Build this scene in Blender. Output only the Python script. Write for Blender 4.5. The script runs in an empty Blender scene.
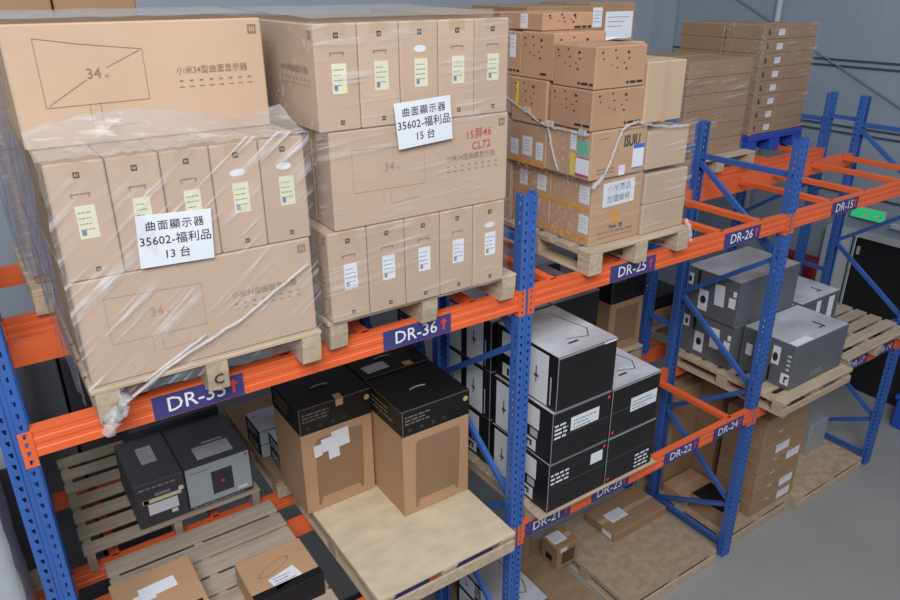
import bpy, math, random
from mathutils import Matrix, Vector
random.seed(7)
scene = bpy.context.scene
COL = scene.collection
# ------------------------------------------------------------------ camera
CX, CY, CZ = -2.3194, -2.6981, 4.6029
YAW, PITCH, ROLL, FPX = 0.5949, 0.4131, -0.0034, 720.08
def cam_axes():
    f = Vector((math.sin(YAW)*math.cos(PITCH), math.cos(YAW)*math.cos(PITCH), -math.sin(PITCH)))
    r = Vector((math.cos(YAW), -math.sin(YAW), 0)); u = r.cross(f)
    c, s = math.cos(ROLL), math.sin(ROLL)
    return c*r + s*u, -s*r + c*u, f
_r, _u, _f = cam_axes()
cam = bpy.data.cameras.new('camera'); camo = bpy.data.objects.new('camera', cam); COL.objects.link(camo)
cam.sensor_width = 36; cam.lens = FPX/900*36; cam.clip_end = 100; cam.clip_start = 0.05
camo.matrix_world = Matrix(((_r.x, _u.x, -_f.x, CX), (_r.y, _u.y, -_f.y, CY), (_r.z, _u.z, -_f.z, CZ), (0, 0, 0, 1)))
scene.camera = camo
# ------------------------------------------------------------------ light
W = bpy.data.worlds.new('world'); scene.world = W; W.use_nodes = True
W.node_tree.nodes['Background'].inputs[0].default_value = (.93, .97, 1.0, 1)
W.node_tree.nodes['Background'].inputs[1].default_value = 0.25
def area(name, loc, target, sx, sy, power, col=(1, 1, 1)):
    l = bpy.data.lights.new(name, 'AREA'); l.shape = 'RECTANGLE'; l.size = sx; l.size_y = sy; l.energy = power; l.color = col
    o = bpy.data.objects.new(name, l); COL.objects.link(o); o.location = loc
    o.rotation_euler = (Vector(target)-Vector(loc)).to_track_quat('-Z', 'Y').to_euler()
    return o
area('roof_light_over_aisle', (-3.6, -4.8, 8.2), (-.8, 0, 2.4), 4.0, 3.0, 575, (1, .985, .965))
area('roof_light_far', (3.0, -3.0, 8.0), (3.0, 0, 1.0), 5, 1.2, 75, (.97, .99, 1))
vs = scene.view_settings; vs.view_transform = 'Standard'; vs.look = 'None'; vs.exposure = 0.0; vs.gamma = 1.0; vs.use_curve_mapping = False

# ------------------------------------------------------------------ materials
def lin(c): return tuple(((v/255)/12.92 if v/255 <= .04045 else ((v/255+.055)/1.055)**2.4) for v in c)
MATS = {}
def mat(name, rgb, rough=.6, var=.08, nscale=6, bump=0, bscale=120, metal=0, spec=.4, stretch=None, streak=0, coat=0):
    if name in MATS: return MATS[name]
    m = bpy.data.materials.new(name); m.use_nodes = True; nt = m.node_tree; b = nt.nodes['Principled BSDF']
    c = lin(rgb); b.inputs['Roughness'].default_value = rough; b.inputs['Metallic'].default_value = metal
    b.inputs['Specular IOR Level'].default_value = spec
    if coat: b.inputs['Coat Weight'].default_value = coat; b.inputs['Coat Roughness'].default_value = .25
    tc = nt.nodes.new('ShaderNodeTexCoord'); mp = nt.nodes.new('ShaderNodeMapping')
    nt.links.new(tc.outputs['Object'], mp.inputs['Vector'])
    if stretch: mp.inputs['Scale'].default_value = stretch
    oi = nt.nodes.new('ShaderNodeObjectInfo')
    ad = nt.nodes.new('ShaderNodeVectorMath'); ad.operation = 'ADD'
    mu = nt.nodes.new('ShaderNodeMath'); mu.operation = 'MULTIPLY'; mu.inputs[1].default_value = 37
    nt.links.new(oi.outputs['Random'], mu.inputs[0])
    nt.links.new(mp.outputs[0], ad.inputs[0]); nt.links.new(mu.outputs[0], ad.inputs[1])
    n = nt.nodes.new('ShaderNodeTexNoise'); n.inputs['Scale'].default_value = nscale; n.inputs['Detail'].default_value = 5
    nt.links.new(ad.outputs[0], n.inputs['Vector'])
    r = nt.nodes.new('ShaderNodeValToRGB')
    r.color_ramp.elements[0].position = .3; r.color_ramp.elements[1].position = .72
    r.color_ramp.elements[0].color = (*[v*(1-var*1.3) for v in c], 1); r.color_ramp.elements[1].color = (*[min(1, v*(1+var)) for v in c], 1)
    nt.links.new(n.outputs['Fac'], r.inputs[0])
    # each object a little lighter or darker than the next
    hs = nt.nodes.new('ShaderNodeHueSaturation'); mr = nt.nodes.new('ShaderNodeMapRange')
    mr.inputs['To Min'].default_value = 1-var*.7; mr.inputs['To Max'].default_value = 1+var*.7
    nt.links.new(oi.outputs['Random'], mr.inputs[0]); nt.links.new(mr.outputs[0], hs.inputs['Value'])
    nt.links.new(r.outputs[0], hs.inputs['Color'])
    nt.links.new(hs.outputs[0], b.inputs['Base Color'])
    if bump:
        n2 = nt.nodes.new('ShaderNodeTexNoise'); n2.inputs['Scale'].default_value = bscale
        nt.links.new(ad.outputs[0], n2.inputs['Vector'])
        bp = nt.nodes.new('ShaderNodeBump'); bp.inputs['Strength'].default_value = bump; bp.inputs['Distance'].default_value = .004
        nt.links.new(n2.outputs['Fac'], bp.inputs['Height']); nt.links.new(bp.outputs[0], b.inputs['Normal'])
    MATS[name] = m; return m
CARD = mat('carton_kraft', (197, 170, 147), .72, .05, 3, .08, 60)
CARD2 = mat('carton_brown', (188, 151, 119), .72, .06, 3, .08, 60)
CARD3 = mat('carton_reddish', (186, 147, 120), .72, .07, 4, .1, 60)
CARD_D = mat('carton_dull_brown', (161, 130, 101), .75, .06, 3, .08, 60)
CARD_T = mat('carton_recess_print', (150, 118, 92), .75, .05, 4)
BLUE = mat('blue_powder_coat', (60, 102, 180), .42, .06, 5, .05, 90)
ORANGE = mat('orange_powder_coat', (236, 108, 60), .42, .05, 5, .05, 90)
PLATE = mat('label_plate_indigo', (66, 66, 130), .5, .04, 4)
WHITE = mat('white_print', (236, 238, 240), .5, .02, 4)
PAPER = mat('white_paper', (226, 232, 242), .6, .03, 4)
PAPER_Y = mat('cream_label_paper', (224, 224, 194), .6, .04, 5)
RED = mat('red_print', (222, 66, 62), .5, .03, 4)
INK = mat('dark_ink', (52, 46, 44), .7, .03, 4)
INK_B = mat('brown_ink', (146, 118, 94), .75, .03, 4)
INK_F = mat('faint_brown_ink', (170, 141, 118), .75, .03, 4)
INK_R = mat('red_marker', (190, 70, 56), .7, .05, 9)
GREYTXT = mat('grey_ink', (140, 142, 148), .7, .03, 4)
BLACKBOX = mat('black_carton_print', (30, 29, 32), .38, .12, 4, .05, 50)
BLACKBOX2 = mat('black_matte_print', (26, 25, 27), .5, .12, 4)
GREYBOX = mat('grey_carton_print', (98, 101, 108), .5, .06, 4)
GREYBOX_D = mat('charcoal_carton_print', (72, 70, 78), .5, .06, 4)
NAVYBOX = mat('slate_carton_print', (58, 66, 80), .5, .08, 4)
GREYTOP = mat('pale_grey_print', (188, 193, 202), .32, .2, 2.6, .15, 9, stretch=(1, 2.2, 1))  # stretched mottling puts the streaky sheen of wrapped tops into the colour
PALEBLUE = mat('pale_blue_print', (176, 190, 200), .5, .04, 5)
SILVER = mat('silver_carton_print', (158, 162, 168), .4, .06, 4)
WOOD = mat('pallet_wood_grey', (176, 163, 148), .8, .14, 4, .25, 60, stretch=(1, 9, 9))
WOODL = mat('pallet_wood_light', (192, 174, 152), .8, .14, 4, .25, 60, stretch=(1, 9, 9))
WOODY = mat('pallet_wood_along', (188, 170, 148), .8, .14, 4, .25, 60, stretch=(9, 1, 9))
PLY = mat('plywood_sheet', (214, 198, 172), .75, .10, 5, .12, 80, stretch=(1.2, 2.2, 2))
PLY_D = mat('plywood_brown', (150, 124, 100), .75, .14, 5, .12, 80, stretch=(1.2, 2.2, 2))
CHIP = mat('chipboard_sheet', (176, 155, 132), .75, .16, 14, .15, 80)
BPLAST = mat('blue_plastic', (44, 82, 190), .4, .05, 4)
TAPE_O = mat('orange_packing_tape', (214, 150, 50), .3, .08, 6)
TAPE_C = mat('clear_packing_tape', (193, 164, 138), .3, .05, 6)
YEL = mat('yellow_sticker', (226, 206, 60), .5, .05, 5)
GREEN = mat('green_sticker', (96, 190, 160), .5, .05, 5)
PINK = mat('magenta_print', (200, 60, 110), .5, .05, 5)
BLUE_P = mat('blue_print', (50, 110, 200), .5, .05, 5)
REDPAINT = mat('dark_red_paint', (120, 30, 26), .45, .06, 5)
BLACKDOOR = mat('black_door_paint', (34, 34, 38), .55, .12, 3)
METALW = mat('white_metal', (188, 194, 200), .5, .05, 3)
WALLM = mat('wall_panel_grey', (152, 164, 180), .55, .04, 1.2, .03, 20)
WALLB = mat('wall_panel_light', (166, 176, 190), .55, .04, 1.2, .03, 20)
LINE_D = mat('dark_seam', (70, 78, 88), .7, .05, 3)
FLOORM = mat('floor_grey_epoxy', (152, 153, 154), .38, .05, 1.5, .03, 30)
DARK = mat('dark_slot', (20, 20, 24), .8, .05, 3)

def film_mat(name, rot, base=.05, amt=.55, scale=(2, 40, 40), tint=(.86, .86, .9)):
    m = bpy.data.materials.new(name); m.use_nodes = True; nt = m.node_tree; nt.nodes.clear()
    out = nt.nodes.new('ShaderNodeOutputMaterial'); mix = nt.nodes.new('ShaderNodeMixShader')
    tr = nt.nodes.new('ShaderNodeBsdfTransparent'); pr = nt.nodes.new('ShaderNodeBsdfPrincipled')
    tr.inputs[0].default_value = (.97, .97, .98, 1)
    pr.inputs['Base Color'].default_value = (*tint, 1); pr.inputs['Roughness'].default_value = .22
    tc = nt.nodes.new('ShaderNodeTexCoord'); mp = nt.nodes.new('ShaderNodeMapping')
    r0 = nt.nodes.new('ShaderNodeMapping'); r0.inputs['Rotation'].default_value = rot
    nt.links.new(tc.outputs['Object'], r0.inputs['Vector'])
    mp.inputs['Scale'].default_value = scale
    nt.links.new(r0.outputs[0], mp.inputs['Vector'])
    n = nt.nodes.new('ShaderNodeTexNoise'); n.inputs['Scale'].default_value = 1.0; n.inputs['Detail'].default_value = 6; n.inputs['Distortion'].default_value = .6
    nt.links.new(mp.outputs[0], n.inputs['Vector'])
    n3 = nt.nodes.new('ShaderNodeTexNoise'); n3.inputs['Scale'].default_value = 4.5; n3.inputs['Detail'].default_value = 2
    nt.links.new(tc.outputs['Object'], n3.inputs['Vector'])
    m3 = nt.nodes.new('ShaderNodeMapRange'); m3.inputs['From Min'].default_value = .42; m3.inputs['From Max'].default_value = .66
    nt.links.new(n3.outputs['Fac'], m3.inputs[0])
    mr = nt.nodes.new('ShaderNodeMapRange'); mr.inputs['From Min'].default_value = .52; mr.inputs['From Max'].default_value = .74
    mr.inputs['To Min'].default_value = 0; mr.inputs['To Max'].default_value = amt  # whitish streaks painted into the film as glints along its creases
    nt.links.new(n.outputs['Fac'], mr.inputs[0])
    mu = nt.nodes.new('ShaderNodeMath'); mu.operation = 'MULTIPLY_ADD'; mu.inputs[2].default_value = base
    nt.links.new(mr.outputs[0], mu.inputs[0]); nt.links.new(m3.outputs[0], mu.inputs[1])
    bp = nt.nodes.new('ShaderNodeBump'); bp.inputs['Strength'].default_value = .6; bp.inputs['Distance'].default_value = .01
    nt.links.new(n.outputs['Fac'], bp.inputs['Height']); nt.links.new(bp.outputs[0], pr.inputs['Normal'])
    nt.links.new(mu.outputs[0], mix.inputs[0]); nt.links.new(tr.outputs[0], mix.inputs[1]); nt.links.new(pr.outputs[0], mix.inputs[2])
    nt.links.new(mix.outputs[0], out.inputs[0]); return m
ROPE = film_mat('bunched_stretch_film', (.3, .5, 0), .34, .5, (30, 30, 30), (.8, .8, .82))
FILM = film_mat('stretch_film_diagonal', (0, math.radians(38), 0), .08, 1.0, (1.6, 38, 38))
FILM_H = film_mat('stretch_film_level', (0, math.radians(4), 0), .05, .5)
FILM_D = film_mat('stretch_film_dense', (math.radians(30), 0, 0), .42, .5, (20, 2, 40), (.40, .40, .48))
FILM_W = film_mat('stretch_film_cloudy', (math.radians(80), math.radians(10), 0), .62, .3, (2, 2, 30), (.62, .67, .72))

# ------------------------------------------------------------------ mesh helpers
class MB:
    def __init__(s): s.v = []; s.f = []
    def quad(s, *p):
        i = len(s.v); s.v += [tuple(q) for q in p]; s.f.append(tuple(range(i, i+len(p)))); return s
    def box(s, x0, x1, y0, y1, z0, z1, c=0):
        if c:
            i = len(s.v); X = (x0, x1); Y = (y0, y1); Z = (z0, z1); idx = {}
            for a in (0, 1):
                for b in (0, 1):
                    for d in (0, 1):
                        sx, sy, sz = 1-2*a, 1-2*b, 1-2*d
                        for ax in range(3):
                            idx[a, b, d, ax] = len(s.v)
                            s.v.append((X[a]+(0 if ax == 0 else c*sx), Y[b]+(0 if ax == 1 else c*sy), Z[d]+(0 if ax == 2 else c*sz)))
            def F(*k): s.f.append(tuple(idx[q] for q in k))
            for a in (0, 1):
                k = [(a, 0, 0, 0), (a, 1, 0, 0), (a, 1, 1, 0), (a, 0, 1, 0)]; F(*(k if a else k[::-1]))
                k = [(0, a, 0, 1), (1, a, 0, 1), (1, a, 1, 1), (0, a, 1, 1)]; F(*(k[::-1] if a else k))
                k = [(0, 0, a, 2), (1, 0, a, 2), (1, 1, a, 2), (0, 1, a, 2)]; F(*(k if a else k[::-1]))
            for a in (0, 1):
                for b in (0, 1):
                    k = [(a, b, 0, 0), (a, b, 1, 0), (a, b, 1, 1), (a, b, 0, 1)]; F(*(k if (a+b) % 2 == 0 else k[::-1]))
                    k = [(a, 0, b, 0), (a, 1, b, 0), (a, 1, b, 2), (a, 0, b, 2)]; F(*(k[::-1] if (a+b) % 2 == 0 else k))
                    k = [(0, a, b, 1), (1, a, b, 1), (1, a, b, 2), (0, a, b, 2)]; F(*(k if (a+b) % 2 == 0 else k[::-1]))
                    for d in (0, 1):
                        k = [(a, b, d, 0), (a, b, d, 1), (a, b, d, 2)]; F(*(k if (a+b+d) % 2 else k[::-1]))
            return s
        i = len(s.v)
        s.v += [(x, y, z) for z in (z0, z1) for (x, y) in ((x0, y0), (x1, y0), (x1, y1), (x0, y1))]
        for q in ((3, 2, 1, 0), (4, 5, 6, 7), (0, 1, 5, 4), (1, 2, 6, 5), (2, 3, 7, 6), (3, 0, 4, 7)): s.f.append(tuple(i+k for k in q))
        return s
    def bar(s, p, q, w, h, up=(0, 0, 1)):
        p = Vector(p); q = Vector(q); d = (q-p).normalized(); a = d.cross(Vector(up))
        if a.length < 1e-4: a = d.cross(Vector((1, 0, 0)))
        a.normalize(); b = a.cross(d); i = len(s.v)
        for e in (p, q):
            for (su, sv) in ((-1, -1), (1, -1), (1, 1), (-1, 1)): s.v.append(tuple(e+a*su*w/2+b*sv*h/2))
        for k in ((0, 1, 2, 3), (7, 6, 5, 4), (0, 4, 5, 1), (1, 5, 6, 2), (2, 6, 7, 3), (3, 7, 4, 0)): s.f.append(tuple(i+j for j in k))
        return s
    def tube(s, pts, r, n=8, jit=0):
        pts = [Vector(p) for p in pts]; base = len(s.v)
        for k, p in enumerate(pts):
            d = (pts[min(k+1, len(pts)-1)]-pts[max(k-1, 0)]).normalized()
            a = d.cross(Vector((0.13, 1, 0.21))).normalized(); b = a.cross(d)
            for j in range(n):
                t = 2*math.pi*j/n; rr = r*(1+jit*random.uniform(-1, 1))
                s.v.append(tuple(p+a*math.cos(t)*rr+b*math.sin(t)*rr))
        for k in range(len(pts)-1):
            for j in range(n):
                s.f.append((base+k*n+j, base+k*n+(j+1) % n, base+(k+1)*n+(j+1) % n, base+(k+1)*n+j))
        s.f.append(tuple(base+j for j in range(n))[::-1]); s.f.append(tuple(base+(len(pts)-1)*n+j for j in range(n)))
        return s
    def extrude_x(s, prof, x0, x1):
        i = len(s.v); n = len(prof)
        for x in (x0, x1): s.v += [(x, y, z) for (y, z) in prof]
        for k in range(n): s.f.append((i+k, i+n+k, i+n+(k+1) % n, i+(k+1) % n))
        s.f.append(tuple(i+k for k in range(n))); s.f.append(tuple(i+n+k for k in range(n))[::-1]); return s
    def mesh(s, name):
        m = bpy.data.meshes.new(name); m.from_pydata(s.v, [], s.f); m.update(); return m
    def build(s, name, material, parent=None, smooth=False, loc=None):
        return obj(name, s.mesh(name), material, parent, smooth, loc)
def obj(name, me, material, parent=None, smooth=False, loc=None):
    if material is not None and not me.materials: me.materials.append(material)
    if smooth:
        for p in me.polygons: p.use_smooth = True
    o = bpy.data.objects.new(name, me); COL.objects.link(o)
    if parent is not None: o.parent = parent
    if loc is not None: o.location = loc
    return o
def thing(name, label, cat, loc=(0, 0, 0), rz=0, group=None):
    o = bpy.data.objects.new(name, None); COL.objects.link(o); o.empty_display_size = .05
    o.location = loc; o.rotation_euler = (0, 0, rz); o['label'] = label; o['category'] = cat
    if group: o['group'] = group
    return o
def tag(o, label, cat, group=None):
    o['label'] = label; o['category'] = cat
    if group: o['group'] = group
    return o
def struct(o, label=None):
    o['kind'] = 'structure'
    if label: o['label'] = label
    return o
_txt = {}
def text_mesh(s, bold=0.0, spacing=1.0):
    """flat lettering, centred, one unit tall line"""
    k = (s, bold, spacing)
    if k not in _txt:
        c = bpy.data.curves.new('t', 'FONT'); c.body = s; c.size = 1; c.align_x = 'CENTER'; c.align_y = 'CENTER'; c.offset = bold; c.resolution_u = 2
        c.space_character = spacing; c.space_line = 1.05
        o = bpy.data.objects.new('t', c); COL.objects.link(o)
        m = bpy.data.meshes.new_from_object(o)
        _txt[k] = ([tuple(v.co) for v in m.vertices], [tuple(p.vertices) for p in m.polygons])
        bpy.data.objects.remove(o); bpy.data.curves.remove(c); bpy.data.meshes.remove(m)
    return _txt[k]
# a face of a box-shaped thing, as seen from outside: F front (-y), L left (-x), R right (+x), T top
class Face:
    def __init__(s, kind, dims):
        w, d, h = dims; s.kind = kind
        s.w, s.h = {'F': (w, h), 'L': (d, h), 'R': (d, h), 'T': (w, d)}[kind]; s.dims = dims
    def pt(s, u, v, off):
        w, d, h = s.dims; a = u; b = v
        if s.kind == 'F': return (-w/2+a, -d/2-off, b)
        if s.kind == 'L': return (-w/2-off, d/2-a, b)
        if s.kind == 'R': return (w/2+off, -d/2+a, b)
        return (-w/2+a, -d/2+b, h+off)
def patch(face, u0, v0, u1, v1, name, material, parent, t=.0012, base=0.0):
    m = MB(); P = [face.pt(u, v, o) for o in (base, base+t) for (u, v) in ((u0, v0), (u1, v0), (u1, v1), (u0, v1))]
    i = len(m.v); m.v += P
    for q in ((3, 2, 1, 0), (4, 5, 6, 7), (0, 1, 5, 4), (1, 2, 6, 5), (2, 3, 7, 6), (3, 0, 4, 7)): m.f.append(q)
    return m.build(name, material, parent)
def rot_patch(face, cu, cv, w, h, ang, name, material, parent, t=.0012, base=0.0):
    c, s = math.cos(ang), math.sin(ang); m = MB()
    for o in (base, base+t):
        for (a, b) in ((-w/2, -h/2), (w/2, -h/2), (w/2, h/2), (-w/2, h/2)): m.v.append(face.pt(cu+a*c-b*s, cv+a*s+b*c, o))
    for q in ((3, 2, 1, 0), (4, 5, 6, 7), (0, 1, 5, 4), (1, 2, 6, 5), (2, 3, 7, 6), (3, 0, 4, 7)): m.f.append(q)
    return m.build(name, material, parent)
def write(face, cu, cv, size, s, name, material, parent, ang=0, off=.0022, bold=.012, sx=1.0, spacing=1.0):
    V, F = text_mesh(s, bold, spacing); c, sn = math.cos(ang), math.sin(ang); m = MB()
    for (x, y, z) in V:
        x *= size*sx; y *= size; m.v.append(face.pt(cu+x*c-y*sn, cv+x*sn+y*c, off))
    m.f = [tuple(f) for f in F]; return m.build(name, material, parent)
def dashes(face, rects, name, material, parent, off=.0018):
    m = MB()
    for (u0, v0, u1, v1) in rects: m.quad(face.pt(u0, v0, off), face.pt(u1, v0, off), face.pt(u1, v1, off), face.pt(u0, v1, off))
    o = m.build(name, material, parent)
    if len(rects) > 1: o['kind'] = 'stuff'
    return o
def lines(face, segs, wd, name, material, parent, off=.0018):
    m = MB()
    for (a, b, c, d) in segs:
        L = math.hypot(c-a, d-b) or 1; nx, ny = -(d-b)/L*wd/2, (c-a)/L*wd/2
        m.quad(face.pt(a-nx, b-ny, off), face.pt(c-nx, d-ny, off), face.pt(c+nx, d+ny, off), face.pt(a+nx, b+ny, off))
    return m.build(name, material, parent)
def rows(u0, v0, u1, n, dv, h, fill=.8):
    """lines of small print, as dashes"""
    out = []
    for k in range(n):
        u = u0; v = v0-k*dv; end = u0+(u1-u0)*random.uniform(fill-.2, 1)
        while u < end:
            w = random.uniform(.6, 2.2)*h*2; out.append((u, v, min(u+w, u1), v+h)); u += w+h*.8
    return out
def ellipse(face, cu, cv, a, b, name, material, parent, off=.0016, n=18, ring=0, ang=0):
    m = MB(); c, s = math.cos(ang), math.sin(ang)
    def q(t, k): x, y = a*k*math.cos(t), b*k*math.sin(t); return face.pt(cu+x*c-y*s, cv+x*s+y*c, off)
    if ring:
        for k in range(n):
            t0, t1 = 2*math.pi*k/n, 2*math.pi*(k+1)/n; m.quad(q(t0, 1), q(t1, 1), q(t1, 1-ring), q(t0, 1-ring))
    else: m.quad(*[q(2*math.pi*k/n, 1) for k in range(n)])
    return m.build(name, material, parent)
_body = {}
def body_mesh(w, d, h, material, c=.006):
    k = (round(w, 3), round(d, 3), round(h, 3), material.name, c)
    if k not in _body: _body[k] = MB().box(-w/2, w/2, -d/2, d/2, 0, h, c).mesh('body')
    return _body[k]
def carton(name, label, x0, x1, y0, y1, z0, z1, material, group=None, cat='box', rz=0, c=.006, tape='T'):
    w, d, h = x1-x0, y1-y0, z1-z0
    t = thing(name, label, cat, ((x0+x1)/2, (y0+y1)/2, z0), rz, group)
    obj('body', body_mesh(w, d, h, material, c), material, t)
    t['dims'] = (w, d, h)
    if tape: 
        f = Face('T', (w, d, h)); patch(f, .004, d/2-.024, w-.004, d/2+.024, 'tape', TAPE_C, t, .0008)
    return t
def face(t, k): return Face(k, tuple(t['dims']))
def ship_label(t, k, u0, v0, u1, v1, material=None, name='shipping_label', n=4, ang=0):
    f = face(t, k); p = rot_patch(f, (u0+u1)/2, (v0+v1)/2, u1-u0, v1-v0, ang, name, material or PAPER, t)
    h = v1-v0; w = u1-u0
    dashes(f, [q for q in rows(u0+w*.1, v1-h*.22, u1-w*.12, n, h*.17, h*.032)], 'print', GREYTXT, p, .0019)
    return p

# ------------------------------------------------------------------ the setting
XW, YB = 6.1, 4.4
struct(MB().box(-9, XW+.2, -9, YB+.2, -.12, 0).build('floor', FLOORM), 'smooth grey epoxy warehouse floor')
wr = struct(bpy.data.objects.new('wall_right', None)); COL.objects.link(wr); wr['label'] = 'pale grey metal panel end wall with dark girts'
# end wall of ribbed panels with a doorway (black door built into it)
DY0, DY1, DZ = -0.9, 1.30, 1.90
y = YB; k = 0
while y > -8.9:
    y2 = max(y-.95, -9)
    zb = 0
    if y > DY0 and y2 < DY1:      # panels crossing the doorway
        if y > DY1: MB().box(XW, XW+.08, DY1, y-.0008, 0, 8).build('wall_panel', WALLM, wr)
        lo = max(y2, DY0); hi = min(y, DY1)
        MB().box(XW, XW+.08, lo+.0004, hi-.0004, DZ, 8).build('wall_panel', WALLM, wr)
        if y2 < DY0: MB().box(XW, XW+.08, y2, DY0, 0, 8).build('wall_panel', WALLM, wr)
    else:
        m = MB().box(XW, XW+.08, y2+.0008, y, 0, 8)
        for r in (.2, .45, .7): m.box(XW-.003, XW, y-r-.03, y-r, 0, 8)
        m.build('wall_panel', WALLM, wr)
    y = y2
struct(MB().box(-9, XW, YB, YB+.1, 0, 8).build('wall_back', WALLB), 'light grey panel wall behind the racks')
dr = struct(bpy.data.objects.new('door_1', None)); COL.objects.link(dr); dr['label'] = 'wide black steel double door under the green exit sign'
for (a, b) in ((DY0+.03, (DY0+DY1)/2-.004), ((DY0+DY1)/2+.004, DY1-.03)):
    MB().box(XW+.03, XW+.07, a, b, .01, DZ-.03, .004).build('door_leaf', BLACKDOOR, dr)
mm = MB().box(XW-.03, XW+.03, DY1, DY1+.08, 0, DZ+.08).box(XW-.03, XW+.03, DY0-.08, DY0, 0, DZ+.08).box(XW-.03, XW+.03, DY0, DY1, DZ, DZ+.08)
mm.build('door_frame', METALW, dr)
MB().box(XW+.0, XW+.03, DY1-.1, DY1-.07, 1.68, 1.78, .004).build('door_closer', METALW, dr)
n = 0
for z in (3.80, 3.735, 3.09, 3.02, 2.35, 4.9):
    n += 1; struct(MB().box(XW-.012, XW, -8, YB, z, z+.022).build('trim_%d' % n, LINE_D), 'dark horizontal girt line on the end wall at %.2f metres' % z)
n += 1; struct(MB().bar((XW-.04, 4.3, 4.90), (XW-.04, -1.0, 2.39), .011, .011).build('trim_%d' % n, MATS['grey_ink']), 'slim diagonal wall bracing rod')
n += 1; struct(MB().tube([(XW-.07, 2.70, 0), (XW-.07, 2.70, 8)], .035, 12).build('trim_%d' % n, METALW, smooth=True), 'white vertical downpipe on the end wall')
n += 1; struct(MB().box(XW-.3, XW-.012, YB-.16, YB, 0, 8).build('trim_%d' % n, WALLB), 'box steel column in the far corner')
n += 1; struct(MB().box(XW-.14, XW-.012, 1.38, 1.56, 0, 1.98).build('trim_%d' % n, METALW), 'pale steel post beside the black door')
# exit sign, hydrant box, conduit, blue bin by the end wall
EXITG = bpy.data.materials.new('exit_sign_glow'); EXITG.use_nodes = True
EXITG.node_tree.nodes['Principled BSDF'].inputs['Base Color'].default_value = (.02, .5, .2, 1)
EXITG.node_tree.nodes['Principled BSDF'].inputs['Emission Color'].default_value = (.03, .55, .2, 1)
EXITG.node_tree.nodes['Principled BSDF'].inputs['Emission Strength'].default_value = .55
t = thing('exit_sign', 'green exit sign hanging above the black door', 'sign', (XW-.05, 1.165, 2.13))
MB().box(-.02, .02, -.19, .19, 0, .13, .004).build('housing', METALW, t)
MB().box(-.024, -.02, -.185, .185, .005, .125).build('sign_face', EXITG, t)
m = MB()   # running figure and arrow
for (a, b, c, d) in ((-.02, .105, -.02, .06), (-.02, .06, -.05, .02), (-.02, .06, .012, .035), (.012, .035, .012, .015), (-.045, .085, .015, .088), (.07, .06, .15, .06), (.15, .06, .12, .085), (.15, .06, .12, .035)):
    L = math.hypot(c-a, d-b); nx, ny = -(d-b)/L*.006, (c-a)/L*.006
    m.quad((-.0255, -a-nx*-1, b-ny), (-.0255, -c+nx, d-ny), (-.0255, -c-nx, d+ny), (-.0255, -a-nx, b+ny))
m.build('pictogram', WHITE, t)['kind'] = 'stuff'
t = thing('fire_hydrant_cabinet', 'dark red fire cabinet on the end wall behind the blue uprights', 'cabinet', (XW-.13, 1.86, .72))
MB().box(-.11, .11, -.3, .3, 0, .80, .008).build('cabinet_body', REDPAINT, t)
MB().box(-.118, -.11, -.27, .27, .03, .77).build('cabinet_door', REDPAINT, t)
MB().box(-.128, -.118, -.09, -.02, .62, .66, .003).build('handle_plate', WHITE, t)
t = thing('conduit_box', 'grey electrical conduit run above the black door', 'conduit', (XW-.05, 0.5, 2.1))
MB().box(-.03, .03, -.9, .4, 0, .05, .004).build('trunking', METALW, t)
MB().box(-.03, .03, .02, .05, .05, .35, .004).build('drop', METALW, t)
t = thing('blue_bin', 'dark blue plastic bin on the floor against the end wall', 'bin', (XW-.23, -.02, 0))
MB().box(-.2, .2, -.25, .25, 0, .36, .02).build('bin_body', BPLAST, t); MB().box(-.22, .22, -.27, .27, .36, .40, .01).build('bin_lid', BPLAST, t)

# ------------------------------------------------------------------ racking
XS = (-2.4, 0.0, 2.42, 4.76)
UW, UD, H = .095, .060, 3.636
D = .8665; YR = 1.127
Z2, Z1 = 3.114, 1.507
def perforated(m, P, cols, holes, z0, z1, pitch=.05, a=.024, b=.046):
    """sheet of rows; P(u,z) maps to 3d; columns in holes are pierced"""
    n = int(round((z1-z0)/pitch))
    for i in range(len(cols)-1):
        u0, u1 = cols[i], cols[i+1]
        if i not in holes: m.quad(P(u0, z0), P(u1, z0), P(u1, z1), P(u0, z1)); continue
        for k in range(n):
            z = z0+k*pitch; e = min(z+pitch, z1) if k < n-1 else z1
            m.quad(P(u0, z), P(u1, z), P(u1, z+a), P(u0, z+a)); m.quad(P(u0, z+b), P(u1, z+b), P(u1, e), P(u0, e))
            m.quad(P(u0, z+a), P((u0+u1)/2, z+a), P(u0, z+b-.006))
def upright_mesh():
    m = MB(); w = UW/2
    def front(u, z): return (u, .007 if abs(u) < .009 else 0, z)
    perforated(m, front, [-w, -.032, -.018, -.011, -.0085, .0085, .011, .018, .032, w], (1, 7), 0, H)
    for s in (-1, 1):
        perforated(m, lambda u, z: (s*w, u, z), [0, .016, .028, UD] if s > 0 else [0, .016, .028, UD], (1,), 0, H)
        m.quad((s*w, UD, 0), (s*.026, UD, 0), (s*.026, UD, H), (s*w, UD, H))
    return m.mesh('upright')
UPM = upright_mesh(); UPM.materials.append(BLUE)
BASEM = MB().box(-.049, .049, .001, .085, 0, .006).mesh('base_plate'); BASEM.materials.append(BLUE)
ZZ = [(.10, 'b'), (.53, 'f'), (1.10, 'b'), (1.66, 'f'), (2.22, 'b'), (2.78, 'f'), (3.34, 'b')]
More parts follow.
